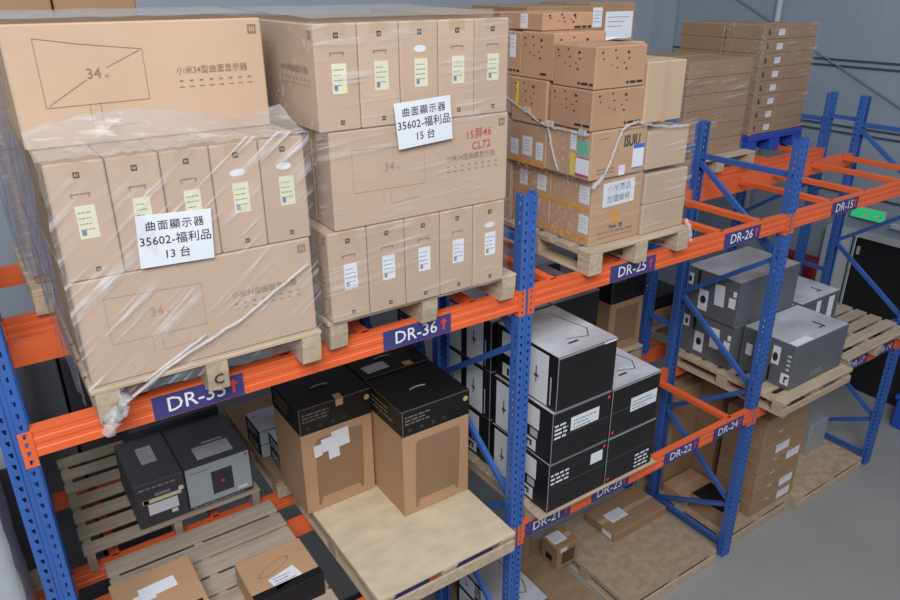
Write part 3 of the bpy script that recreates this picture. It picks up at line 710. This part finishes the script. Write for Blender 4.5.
F3 = thing('stretch_film', 'bunched stretch film strands round the DR-25 cartons', 'stretch film', (.40, -.01, 3.62)); o3 = (.40, -.01, 3.62)
rope(F3, [(.385, .70, 4.0), (.383, .40, 3.90), (.382, .335, 3.885), (.388, .20, 3.885), (.388, .01, 3.885)], .006, o3)
rope(F3, [(.39, .335, 3.885), (.392, .30, 3.78), (.395, .24, 3.65)], .007, o3)
rope(F3, [(.50, -.012, 3.66), (.545, -.014, 3.75), (.60, -.014, 3.885), (.64, -.016, 3.91), (.72, -.014, 3.925), (.80, -.012, 3.90), (1.0, -.012, 3.868), (1.16, -.01, 3.86)], .0075, o3)
rope(F3, [(.42, -.012, 3.60), (.50, -.012, 3.66)], .012, o3)
for (x, y, z) in ((.38, .31, 3.905), (.384, .06, 3.893), (.39, .52, 3.95)): 
    MB().box(x-.012-o3[0], x+.004-o3[0], y-.035-o3[1], y+.02-o3[1], z-.02-o3[2], z+.015-o3[2], .005).build('film_knot', ROPE, F3)
rope(F3, [(1.235, -.07, 3.16), (1.228, -.065, 3.23), (1.222, -.02, 3.29)], .012, o3, 'film_knot')

# ------------------------------------------------------------------ upper back row
def flat_stack(x0, x1, y0, y1, z0, z1, n, where, marks, material, cols=2, group='flat brown cartons in the upper back row', split=.42):
    xs = [x0, x0+(x1-x0)*split, x1] if cols == 2 else [x0, x1]
    for c in range(cols):
        for k in range(n):
            a = z0+(z1-z0)*k/n; b = z0+(z1-z0)*(k+1)/n-.002
            t = carton('flat_carton', '%s flat carton, %s column of the %s' % (ORD[k], ('left', 'right')[c] if cols == 2 else 'only', where), xs[c]+.002, xs[c+1]-.002, y0, y1, a, b, material, group, c=.005, tape='T' if k == n-1 else '')
            if marks and c == 0:
                w = xs[1]-xs[0]; ship_label(t, 'F', w*.62, .03, w*.88, .085, n=2); dashes(face(t, 'F'), [(w*.18, .04, w*.24, .09), (w*.25, .04, w*.28, .07)], 'print', INK, t)
                patch(face(t, 'F'), .003, .001, w*.12, .012, 'tape_end', TAPE_C, t)
            elif k % 2 == 0: dashes(face(t, 'F'), rows(.1, .06, .25, 1, .02, .01), 'print', INK_B, t)
flat_stack(3.86, 4.71, 1.40, 1.80, Z2+.166, 4.258, 8, 'tall front stack on the blue plastic pallet', True, CARD_D)
flat_stack(3.84, 4.45, 1.81, 2.30, Z2+.166, 4.26, 8, 'tall rear stack on the blue plastic pallet', False, CARD_D, 1)
flat_stack(2.60, 3.42, 1.17, 1.98, Z2+.131, 4.03, 6, 'low stack left of the blue plastic pallet', False, CARD_D, 2, split=.5)
film_shell('stretch_film', 'clear film round the tall carton stack on the blue pallet', [(3.845, 2.3), (3.845, 1.39), (4.725, 1.39)], 3.3, 4.27, FILM_H, 10, .004)
film_shell('stretch_film', 'clear film round the low carton stack left of the blue pallet', [(2.585, 1.98), (2.585, 1.16), (3.435, 1.16)], 3.2, 4.02, FILM_H, 10, .004)
zs = Z2+.131
def back_stack(x0, x1, y0, y1, tops, where, material, n=3, labels=False):
    for k in range(n):
        a = zs+(tops-zs)*k/n; b = zs+(tops-zs)*(k+1)/n-.002
        t = carton('carton', '%s brown carton %s' % (('lowest', 'second', 'third', 'fourth')[k] if k < n-1 else 'topmost', where), x0, x1, y0, y1, a, b, material, 'cartons in the upper back row')
        if labels and k == n-1:
            f = face(t, 'F'); w = x1-x0; ship_label(t, 'F', w*.34, b-a-.24, w*.95, b-a-.06, n=3); ship_label(t, 'L', .05, b-a-.16, .16, b-a-.04); ship_label(t, 'F', w*.06, b-a-.16, w*.26, b-a-.03)
back_stack(1.50, 1.95, 1.20, 1.75, 4.485, 'with big white label behind the DR-25 stack', CARD_D, 4, True)
back_stack(.92, 1.48, 1.18, 1.8, 4.47, 'left of the big white label behind the DR-25 stack', CARD_D, 4)
back_stack(.15, .74, 1.3, 1.9, 4.46, 'in the back row behind the middle upright', CARD_D, 4)
back_stack(-2.165, -1.84, 1.19, 1.95, 4.575, 'in the back row behind the left end of the DR-35 stack', CARD_D, 4)
back_stack(-1.83, -1.48, 1.19, 1.95, 4.57, 'in the back row behind the right half of the DR-35 stack', CARD_D, 4)
back_stack(-1.02, -.62, 1.3, 1.9, 4.44, 'in the back row behind the left half of the DR-36 stack', CARD_D, 3)
back_stack(-.60, -.16, 1.3, 1.9, 4.40, 'in the back row behind the right half of the DR-36 stack', CARD_D, 3)
film_shell('stretch_film', 'crumpled grey film on the carton stack behind the DR-35 stack', [(-2.20, 1.95), (-2.19, 1.17), (-1.5, 1.17)], 3.3, 4.5, FILM_D, 12, .012)

# ------------------------------------------------------------------ lower level, left bay
t = carton('oven_carton', 'charcoal carton with white label on its top and front on the slatted pallet', -1.957, -1.668, 1.105, 1.62, Z1+.141, 1.955, GREYBOX_D, 'kitchen appliance cartons', tape='')
f = face(t, 'F'); rot_patch(f, .15, .12, .17, .075, .0, 'shipping_label', PAPER, t); rot_patch(f, .15, .18, .22, .025, .0, 'cream_strip', PAPER_Y, t); rot_patch(f, .06, .18, .03, .03, 0, 'orange_dot', TAPE_O, t)
dashes(f, rows(.03, .265, .25, 1, .02, .012, 1)+[(.11, .205, .2, .225)], 'print', GREYTXT, t); ellipse(f, .262, .205, .016, .016, 'round_mark', PAPER, t); patch(f, .19, .05, .225, .075, 'small_label', PAPER, t)
ship_label(t, 'T', .10, .20, .19, .39, GREYTOP)
t = carton('oven_carton', 'charcoal carton with pale front panel and oven picture on the slatted pallet', -1.664, -1.268, 1.105, 1.62, Z1+.141, 1.955, GREYBOX_D, 'kitchen appliance cartons', tape='')
f = face(t, 'F'); p = patch(f, .004, .03, .392, .303, 'front_panel', PALEBLUE, t); q = patch(f, .15, .07, .28, .235, 'oven_picture', GREYBOX_D, t, .002); 
dashes(f, [(.162, .09, .268, .215)], 'oven_window', NAVYBOX, q, .003); ellipse(f, .215, .15, .012, .012, 'knob_print', RED, q, .004)
patch(f, .365, .275, .382, .292, 'logo', RED, t, .002); dashes(f, [(.03, .262, .14, .268)]+rows(.02, .012, .36, 1, .02, .01, 1), 'print', GREYTXT, t, .002); patch(f, .30, .045, .36, .065, 'small_label', PAPER, t, .002)
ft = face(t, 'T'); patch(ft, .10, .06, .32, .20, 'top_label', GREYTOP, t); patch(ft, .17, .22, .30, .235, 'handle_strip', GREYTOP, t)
carton('slate_carton', 'dark slate carton behind the charcoal oven cartons', -1.86, -1.285, 1.635, 2.06, Z1+.141, 2.0, NAVYBOX, tape='')
# small white boxes on the brown plywood pallet
for k, (a, b, c, d, wv) in enumerate(((-1.08, -.87, 1.112, 1.37, 'bottom near'), (-1.08, -.87, 1.112, 1.37, 'top near'), (-1.105, -.87, 1.385, 1.66, 'bottom far'), (-1.105, -.87, 1.385, 1.66, 'top far'))):
    z = Z1+.141+(.105 if k in (1, 3) else 0)
    t = carton('small_box', 'small black-sided box with white top, %s of four in the back row' % wv, a+.03*(k < 2), b+.03*(k < 2), c, d, z, z+.103, BLACKBOX2, 'small white boxes', tape='')
    w, dd = b-a, d-c; patch(face(t, 'T'), .002, .002, w-.002, dd-.002, 'top_panel', GREYTOP, t); patch(face(t, 'F'), .002, .004, w-.002, .1, 'front_panel', PALEBLUE, t)
    patch(face(t, 'T'), .03, dd-.08, .05, dd-.06, 'logo', RED, t, .002); dashes(face(t, 'L'), rows(.05, .07, dd-.05, 3, .022, .012), 'print', PAPER, t)
# shallow cartons on the front slatted pallet
t = carton('shallow_carton', 'shallow brown carton with two white papers at the bottom left', -2.212, -1.805, .22, .60, Z1+.136, 1.785, CARD2, 'shallow cartons', tape='')
f = face(t, 'T'); rot_patch(f, .21, .225, .18, .08, .05, 'shipping_label', PAPER, t); rot_patch(f, .14, .19, .10, .06, .08, 'shipping_label', PAPER, t, base=.0013); patch(face(t, 'F'), .2, .0, .36, .13, 'black_panel', BLACKBOX2, t)
patch(face(t, 'T'), .30, .0, .38, .03, 'black_edge', BLACKBOX2, t)
t = carton('shallow_carton', 'shallow brown carton with oval print and white paper by the plywood pallet', -1.625, -1.258, .06, .385, Z1+.136, 1.785, CARD2, 'shallow cartons', tape='')
f = face(t, 'T'); ellipse(f, .165, .185, .10, .03, 'oval_print', INK_B, t, ring=.09, ang=.38); rot_patch(f, .19, .085, .15, .09, .22, 'shipping_label', PAPER, t); dashes(f, rows(.13, .10, .25, 3, .02, .006), 'print', GREYTXT, t)
patch(f, .0, .0, .367, .055, 'black_edge', BLACKBOX2, t); patch(face(t, 'F'), .0, .0, .367, .141, 'black_panel', BLACKBOX2, t)
# black-topped brown appliance boxes
def purifier(label, x0, x1, y0, y1, z0, z1, band, extra=(), papers=False, group='brown boxes with black tops'):
    w, d, h = x1-x0, y1-y0, z1-z0; t = thing('appliance_box', label, 'box', ((x0+x1)/2, (y0+y1)/2, z0), 0, group); t['dims'] = (w, d, h)
    obj('body', body_mesh(w-.004, d-.004, h-.006, CARD2), CARD2, t)
    l = obj('lid', body_mesh(w, d, h-band, BLACKBOX2), BLACKBOX2, t, loc=(0, 0, band))
    f = face(t, 'F'); m = MB(); b0, b1 = .05*h, band-.04
    pts = [(.17, b0+.005), (.20, b0+.005), (.23, b0+.055), (.76, b0+.055), (.79, b0+.02), (.82, b0+.02), (.83, b0+.08), (.85, b1-.04), (.82, b1-.01), (.22, b1-.01), (.19, b1-.03)]
    m.quad(*[f.pt(a*w, b, .0012) for (a, b) in pts]); m.build('silhouette_print', CARD_T, t)
    dashes(f, [q for q in rows(.04*w, h-.05, .40*w, 3, .022, .010)], 'title_print', mat('lid_grey_print', (118, 110, 104), .6, .05, 5), t, .002)
    dashes(f, [(a*w, band+.03, a*w+.022, band+.055) for a in (.08, .25, .42, .58)], 'icon_print', mat('lid_dark_print', (62, 58, 58), .6, .05, 5), t, .002)['kind'] = 'stuff'
    lines(f, [(.004, h-.003, w-.004, h-.003), (.003, band, .003, h)], .004, 'worn_edge', MATS['lid_grey_print'], t, .002); lines(face(t, 'L'), [(.004, h-.003, d-.004, h-.003)], .004, 'worn_edge', MATS['lid_grey_print'], t, .002)
    ellipse(f, w*.93, h-.055, .018, .018, 'round_logo', mat('gold_print', (196, 170, 120), .5, .04, 4), t, .002)
    ft = face(t, 'T'); m = MB(); hp = [(-.055+.011*i, .012*math.sin(math.pi*i/10)) for i in range(11)]
    m = MB().tube([ft.pt(w*.46+a, d*.42+b, .008) for (a, b) in hp], .005, 6); m.build('carry_handle', SILVER, t, smooth=True)
    dashes(face(t, 'L'), rows(.06, h-.06, d*.8, 3, .03, .012), 'print', INK_B, t, .002)
    if papers:
        for (a, b, c, e) in ((.14, .455, .11, .09), (.21, .47, .11, .12), (.16, .40, .07, .11), (.06, .43, .05, .08)): rot_patch(f, a+.04, b, c, e, .05, 'shipping_label', PAPER, t, base=.001+.0003*a)
    for e in extra:
        if e == 'tab': patch(ft, w*.50, -.0, w*.60, .05, 'tape_tab', mat('tan_tape', (196, 160, 124), .5, .04, 5), t, .002); patch(f, w*.50, h-.05, w*.60, h, 'tape_tab', MATS['tan_tape'], t, .002)
        if e == 'grey': rot_patch(ft, w*.26, d*.22, .16, .09, .05, 'shipping_label', GREYTOP, t)
        if e == 'tag': rot_patch(ft, w*.68, d*.08, .06, .055, .05, 'tape_tab', MATS['tan_tape'], t)
    return t
zf = Z1+.141
purifier('brown box with black top and white papers at the left of the plywood pallet', -1.083, -.614, .675, 1.105, zf, 2.39, .560, ('tab',), True)
purifier('brown box with black top at the front of the plywood pallet', -.606, -.133, .325, .755, zf, 2.39, .565)
purifier('brown box with black top and grey label behind the front one', -.606, -.133, .765, 1.19, zf, 2.40, .565, ('grey', 'tag'))
# dark stacks standing behind the racks at the left
for k in range(4):
    t = carton('dark_carton', '%s charcoal carton, left floor column behind the slatted back-row pallet' % ORD[k], -2.75, -2.12, 2.35, 2.9, .002+.60*k, .60+.60*k, GREYBOX, 'charcoal cartons stacked behind the racks', tape='')
    patch(face(t, 'T'), .25, .1, .33, .25, 'label', BLACKBOX2, t)
    t = carton('dark_carton', '%s charcoal carton, right floor column behind the slatted back-row pallet' % ORD[k], -2.10, -1.55, 2.35, 2.9, .002+.57*k, .57+.57*k, GREYBOX_D, 'charcoal cartons stacked behind the racks', tape='')
    logo(t, 'F', .27, .3, .05, GREYTXT)
# wrapped stack and dark carton left of the first upright
t = carton('wrapped_stack_carton', 'tall grey wrapped load standing left of the first blue upright', -3.45, -2.545, .25, .9, .002, 2.62, GREYTOP, cat='wrapped load', tape='')
film_shell('stretch_film', 'cloudy pale film round the tall load left of the first upright', [(-3.46, .235), (-2.532, .235), (-2.532, .91)], 0.02, 2.66, FILM_W, 30, .01)
pallet('wooden pallet left of the first upright under a charcoal carton', -3.45, -2.50, 1.10, 2.05, Z1, .13, 'block', n=6)
beam(-4.7, XS[0], YR, Z1, 'lower orange beam of the back row running out of frame at the left'); beam(-4.7, XS[0], YR+D, Z1, 'lower far orange beam of the back row running out of frame at the left', front=False)
frame(-4.7, YR, 'blue rack frame outside the picture at the left')
t = carton('dark_carton', 'charcoal carton with pale top left of the first upright', -3.4, -2.50, 1.13, 1.9, Z1+.131, 2.32, GREYBOX_D, tape=''); patch(face(t, 'T'), .0, .0, .9, .77, 'top_panel', SILVER, t); ship_label(t, 'F', .74, .22, .84, .27, n=1)

# ------------------------------------------------------------------ lower level, middle bay: black and white cartons
GP = 'black and white appliance cartons'
def blackwhite(label, x0, x1, y0, y1, z0, z1, side='labels', front='', top=True, far=False):
    t = carton('appliance_carton', label, x0, x1, y0, y1, z0, z1, BLACKBOX, GP, tape='', c=.004); w, d, h = tuple(t['dims'])
    f, l = face(t, 'F'), face(t, 'L')
    if top:
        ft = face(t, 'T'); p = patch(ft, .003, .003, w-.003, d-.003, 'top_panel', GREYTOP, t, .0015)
        lines(ft, [(w*.75, d*.85, w*.86, d*.35), (w*.86, d*.35, w*.72, d*.2), (w*.72, d*.2, w*.42, d*.28)], .008, 'outline_print', GREYBOX, t, .0025); dashes(ft, [(w*.36, d*.17, w*.52, d*.2)], 'print', INK, t, .0028)
    if side == 'picture':
        patch(l, d*.54, .012, d*.86, h-.02, 'picture_panel', PAPER, t); dashes(l, [(d*.67, h*.35, d*.69, h*.65), (d*.65, h*.45, d*.72, h*.5)], 'picture', GREYBOX, t, .002); dashes(l, [(d*.90, h*.08, d*.92, h*.6)], 'print', PALEBLUE, t)
        if far: patch(l, d*.08, .012, d*.42, h-.02, 'side_panel', PAPER, t); dashes(l, [(d*.23, h*.35, d*.25, h*.6)], 'picture', GREYBOX, t, .002)
        else: patch(l, d*.1, h*.5, d*.34, h*.92, 'shipping_label', PAPER, t); patch(l, d*.12, h*.08, d*.34, h*.32, 'square_mark', PAPER, t); dashes(l, [(d*.2, h*.12, d*.24, h*.26)], 'mark_print', INK, t, .002)
    else:
        patch(l, d*.48, h*.52, d*.80, h*.92, 'shipping_label', PAPER, t); patch(l, d*.66, h*.34, d*.78, h*.48, 'small_label', PALEBLUE, t); patch(l, d*.48, h*.06, d*.76, h*.29, 'square_mark', PAPER, t)
        patch(l, d*.06, .012, d*.36, h-.02, 'side_panel', PAPER, t); dashes(l, [(d*.19, h*.35, d*.21, h*.62), (d*.17, h*.42, d*.24, h*.47)], 'picture', GREYBOX, t, .002)
        dashes(l, [(d*.58, h*.1, d*.63, h*.24), (d*.58, h*.19, d*.70, h*.24), (d*.66, h*.13, d*.7, h*.18)], 'mark_print', INK, t, .002); dashes(l, [(d*.42, h*.3, d*.44, h*.6)], 'print', CARD, t)
    if 'a' in front: rot_patch(f, w*.55, h*.66, w*.48, h*.26, .0, 'shipping_label', PAPER, t); dashes(f, rows(.02, h*.72, w*.26, 4, .028, .014, 1), 'print', PAPER, t); dashes(f, rows(w*.36, h*.7, w*.74, 3, .025, .008), 'label_print', GREYTXT, t, .002)
    if 'b' in front: patch(f, w*.72, h*.62, w*.93, h*.84, 'shipping_label', PAPER, t); dashes(f, rows(.02, h*.74, w*.34, 3, .03, .014, 1), 'print', PAPER, t)
    if 'c' in front: rot_patch(f, w*.68, h*.52, w*.55, h*.28, .0, 'shipping_label', PAPER, t); dashes(f, rows(w*.45, h*.56, w*.88, 3, .025, .008), 'label_print', GREYTXT, t, .002)
    if 'd' in front: dashes(f, rows(w*.62, h*.32, w*.92, 4, .03, .014, 1), 'print', PAPER, t)
    if 'r' in front: ellipse(f, w*.95, h*.9, .012, .012, 'red_dot', RED, t, .002)
    if 'l' in front: ellipse(f, w*.07, h*.1, .012, .012, 'red_dot', RED, t, .002)
    lines(f, [(.003, .004, .003, h-.004), (.004, h-.003, w-.004, h-.003)], .005, 'worn_edge', SILVER, t, .0015)
    if front and front != 'm': lines(f, [(.004, h*.5, w-.004, h*.5)], .003, 'fold_line', GREYBOX, t, .0012)
    if 'm' in front: patch(f, 0, h-.012, w, h-.002, 'fold_edge', SILVER, t, .001)
    return t
zb2 = Z1+.091; hh = .36
blackwhite('black carton with white side labels at the lower left front above DR-21', .16, .648, -.088, .478, zb2, zb2+hh-.002, 'labels', 'br')
blackwhite('black carton with long white label in the middle of the left column above DR-21', .165, .648, -.088, .478, zb2+hh, zb2+2*hh-.002, 'labels', 'ar')
t = blackwhite('black carton with grey printed top, uppermost of the left column above DR-21', .185, .655, -.085, .482, zb2+2*hh, zb2+3*hh, 'picture', 'm'); dashes(face(t, 'F'), [(.36, .345, .46, .358)], 'white_tape', WHITE, t, .002)
blackwhite('black carton at the lower right of the front stack above DR-23', .655, 1.10, -.088, .478, zb2, zb2+hh-.002, 'labels', 'dlm')
blackwhite('black carton with pale top at the upper right of the front stack above DR-23', .655, 1.095, -.088, .478, zb2+hh, zb2+2*hh-.002, 'labels', 'clm')
for k in range(3):
    blackwhite('black carton with white picture side, %s one seen left of the middle upright' % ('bottom', 'middle', 'top')[k], .16, .648, .51, 1.07, zb2+hh*k, zb2+hh*(k+1)-.002, 'picture' if k else 'labels', '', far=True)
    blackwhite('black carton in the second stack behind label DR-23, %s one' % ('bottom', 'middle', 'top')[k], .655, 1.10, .51, 1.07, zb2+hh*k, zb2+hh*(k+1)-.002, 'picture', '')
for k in range(3):
    blackwhite('black carton of the back-row stack seen under label DR-36, %s one' % ('bottom', 'middle', 'top')[k], .25, .74, 1.25, 1.85, Z1+.001+hh*k, Z1+hh*(k+1)-.002, 'picture', '')
    blackwhite('black carton deeper in the back-row stack behind label DR-25, %s one' % ('bottom', 'middle', 'top')[k], .80, 1.42, 1.25, 1.85, Z1+.001+hh*k, Z1+hh*(k+1)-.002, 'picture', '')
purifier('brown box with black top in the back row behind label DR-25', 1.92, 2.33, 1.14, 1.62, Z1+.131, 2.40, .47)
t = carton('short_carton', 'short brown carton with black printed top behind the blue upright', 2.60, 3.05, 1.30, 1.7, Z1+.131, 1.80, CARD2, tape='')
obj('black_lid', body_mesh(.456, .406, .14, BLACKBOX2), BLACKBOX2, t, loc=(0, 0, .165)); rot_patch(Face('T', (.45, .4, .305)), .2, .2, .12, .12, .1, 'shipping_label', GREYTOP, t)

# ------------------------------------------------------------------ lower level, right bay: grey cartons
GG = 'grey cartons on the right lower pallet'
def greybox(label, x0, x1, y0, y1, z0, z1, kind):
    t = carton('grey_carton', label, x0, x1, y0, y1, z0, z1, GREYBOX, GG, tape='', c=.004); w, d, h = tuple(t['dims'])
    f, l, ft = face(t, 'F'), face(t, 'L'), face(t, 'T')
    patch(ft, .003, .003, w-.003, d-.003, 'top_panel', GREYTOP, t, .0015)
    if kind == 'tall':
        patch(l, d*.02, h*.60, d*.14, h*.86, 'round_mark_label', PAPER, t); patch(l, d*.28, h*.12, d*.46, h*.58, 'picture_label', PAPER, t); ellipse(l, d*.37, h*.36, d*.055, h*.09, 'picture', INK, t, .002)
        dashes(l, [(d*.22, h*.6, d*.27, h*.98)], 'slot', DARK, t); rot_patch(l, d*.66, h*.58, d*.18, h*.46, 0.06, 'shipping_label', PAPER, t); patch(l, d*.84, h*.40, d*.96, h*.62, 'small_label', PAPER, t); patch(l, d*.90, h*.66, d*.96, h*.78, 'small_label', PAPER, t)
        ellipse(l, d*.08, h*.72, d*.03, h*.07, 'mark', INK, t, .002)
    else:
        patch(l, d*.10, h*.40, d*.22, h*.66, 'shipping_label', PAPER, t); patch(l, d*.34, h*.30, d*.48, h*.75, 'shipping_label', PAPER, t); patch(l, d*.60, h*.46, d*.74, h*.86, 'picture_label', PAPER, t); ellipse(l, d*.66, h*.62, d*.05, h*.10, 'picture', INK, t, .002)
        dashes(l, [(d*.57, h*.05, d*.61, h*.40)], 'slot', DARK, t); patch(l, d*.82, h*.10, d*.97, h*.34, 'square_mark', PAPER, t); dashes(l, [(d*.88, h*.14, d*.91, h*.28), (d*.88, h*.24, d*.95, h*.28)], 'mark_print', INK, t, .002)
        dashes(l, [(d*.88, h*(.42+.1*k), d*.95, h*(.47+.1*k)) for k in range(4)], 'print', GREYTOP, t)
        dashes(f, rows(w*.38, h*.2, w*.62, 2, .03, .012), 'print', SILVER, t)
    dashes(ft, [(w*.70, d*.18, w*.73, d*.42), (w*.62, d*.20, w*.7, d*.23)], 'print', INK, t, .0025)
    patch(ft, .01, .01, w*.33, d*.16, 'white_strip', PAPER, t, .0025) if kind == 'low' else None
    return t
zg = Z1+.131
greybox('tall grey carton with round logo labels, lower one of the pair behind the front carton', 2.56, 3.40, .37, .88, zg, 2.032, 'tall')
greybox('tall grey carton with round logo labels, upper one under label DR-26', 2.54, 3.36, .37, .885, 2.034, 2.428, 'tall')
greybox('low wide grey carton at the front of the right pallet', 2.665, 3.41, -.11, .355, zg, 2.03, 'low')
t = greybox('grey carton with dark top print beside the empty slatted pallet', 3.58, 4.20, .40, .85, zg, 1.97, 'low2')
patch(face(t, 'R'), .1, .0, .18, .3, 'white_band', PAPER, t); patch(face(t, 'R'), .3, .0, .38, .3, 'white_band', PAPER, t)
patch(face(t, 'F'), .25, .0, .32, .3, 'white_band', PAPER, t); patch(face(t, 'F'), .45, .0, .54, .3, 'white_band', PAPER, t)

# ------------------------------------------------------------------ floor level
t = carton('open_carton', 'small brown carton with cut-out window on the floor pallet below DR-21', .975, 1.21, .602, .805, .133, .352, CARD_D)
f = face(t, 'F'); dashes(f, [(.05, .04, .19, .17)], 'window_cutout', mat('brown_shadow_board', (92, 68, 50), .8, .1, 5), t); dashes(face(t, 'L'), [(.06, .05, .14, .11)], 'hand_hole', DARK, t)
ship_label(t, 'T', .02, .06, .16, .18); ship_label(t, 'F', .03, .17, .1, .21, n=1)
t = carton('flat_carton', 'wide flat brown carton with white label lying on the chipboard floor pallet', 1.60, 2.265, .56, .925, .138, .225, CARD_D)
ship_label(t, 'T', .10, .12, .30, .24); patch(face(t, 'L'), .22, .015, .33, .07, 'side_label', PAPER, t)
for k in range(2):
    t = blackwhite('dark carton with white top on the floor behind the middle upright, %s one' % ('lower', 'upper')[k], .115, .47, .16, .82, .133+.19*k, .321+.19*k, 'labels', 'a')
    dashes(face(t, 'L'), rows(.1, .15, .55, 4, .03, .012), 'print', PAPER, t, .0025)
t = carton('carton', 'brown carton on the floor under the plywood pallet, left of the dark cartons', -1.25, -.85, .55, .95, .002, .42, CARD2); ship_label(t, 'T', .1, .1, .25, .22)
t = carton('carton', 'grey-blue carton on the floor under the plywood pallet', -.8, -.45, .6, 1.0, .002, .50, NAVYBOX, tape='')
carton('carton', 'wide brown carton on the floor under the slatted pallets', -2.1, -1.4, .5, 1.0, .002, .36, CARD_D)
carton('carton', 'brown carton on the floor behind the small open carton', .55, .9, .86, 1.04, .133, .42, CARD_D)
# tall column stacks in the right bay
for k in range(7):
    z = .133+.147*k
    t = carton('flat_carton', '%s brown carton with printed side in the column below the grey cartons' % ORD[k], 2.86, 3.52 if k < 6 else 3.50, .10, .50, z, z+.145, CARD_D, 'tall brown carton column')
    f, l = face(t, 'F'), face(t, 'L')
    if k in (0, 1, 3, 4): u = .40 if k in (0, 1) else (.22 if k == 4 else .42); ship_label(t, 'F', u, .03, u+.2, .115, n=2)
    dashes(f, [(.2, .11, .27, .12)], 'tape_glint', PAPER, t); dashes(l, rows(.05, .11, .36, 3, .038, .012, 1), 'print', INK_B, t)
for k in range(3):
    z = .133+.36*k
    carton('tall_carton', '%s dull brown carton, left rear floor column below label DR-24' % ORD[k], 2.53, 2.9, .82, 1.08, z, z+.358, CARD_D, 'rear brown carton columns')
    carton('tall_carton', '%s dull brown carton, right rear floor column below label DR-24' % ORD[k], 2.93, 3.4, .60, 1.05, z, z+.358, CARD_D, 'rear brown carton columns')
t = carton('low_carton', 'low brown carton with folded flaps beside the right upright on the floor', 2.50, 2.90, .52, .80, .133, .24, CARD2)
t = carton('black_top_carton', 'small brown carton with black top behind the foot of the right upright', 2.53, 2.80, .17, .50, .133, .30, CARD_D, tape='')
patch(face(t, 'T'), .0, .0, .27, .33, 'black_top', BLACKBOX2, t, .002)
t = carton('grey_carton', 'plain grey carton on the far floor pallet beside the brown column', 4.18, 4.50, .36, .60, .133, .48, SILVER, tape='')
# film lying over the tops of the monitor stacks
def top_film(parent, off, x0, x1, y0, y1, z, rise):
    m = MB(); N, K = 16, 10
    for k in range(K+1):
        for i in range(N+1):
            m.v.append((x0+(x1-x0)*i/N-off[0], y0+(y1-y0)*k/K-off[1], z+rise*(k/K)+random.uniform(-.002, .002)-off[2]))
    for k in range(K):
        for i in range(N): m.f.append((k*(N+1)+i, k*(N+1)+i+1, (k+1)*(N+1)+i+1, (k+1)*(N+1)+i))
    m.build('top_film', film_mat('stretch_film_top', (0, 0, .2), .6, .3, (2, 30, 30), (.56, .54, .52)), parent, smooth=True)
top_film(F1, o1, -2.14, -1.255, .18, .74, 4.505, .012)
top_film(F2, (-1.175, .8, 3.25), -1.155, -.222, -.07, .86, 4.49, .02)
for o in list(COL.objects):
    if 'dims' in o: del o['dims']
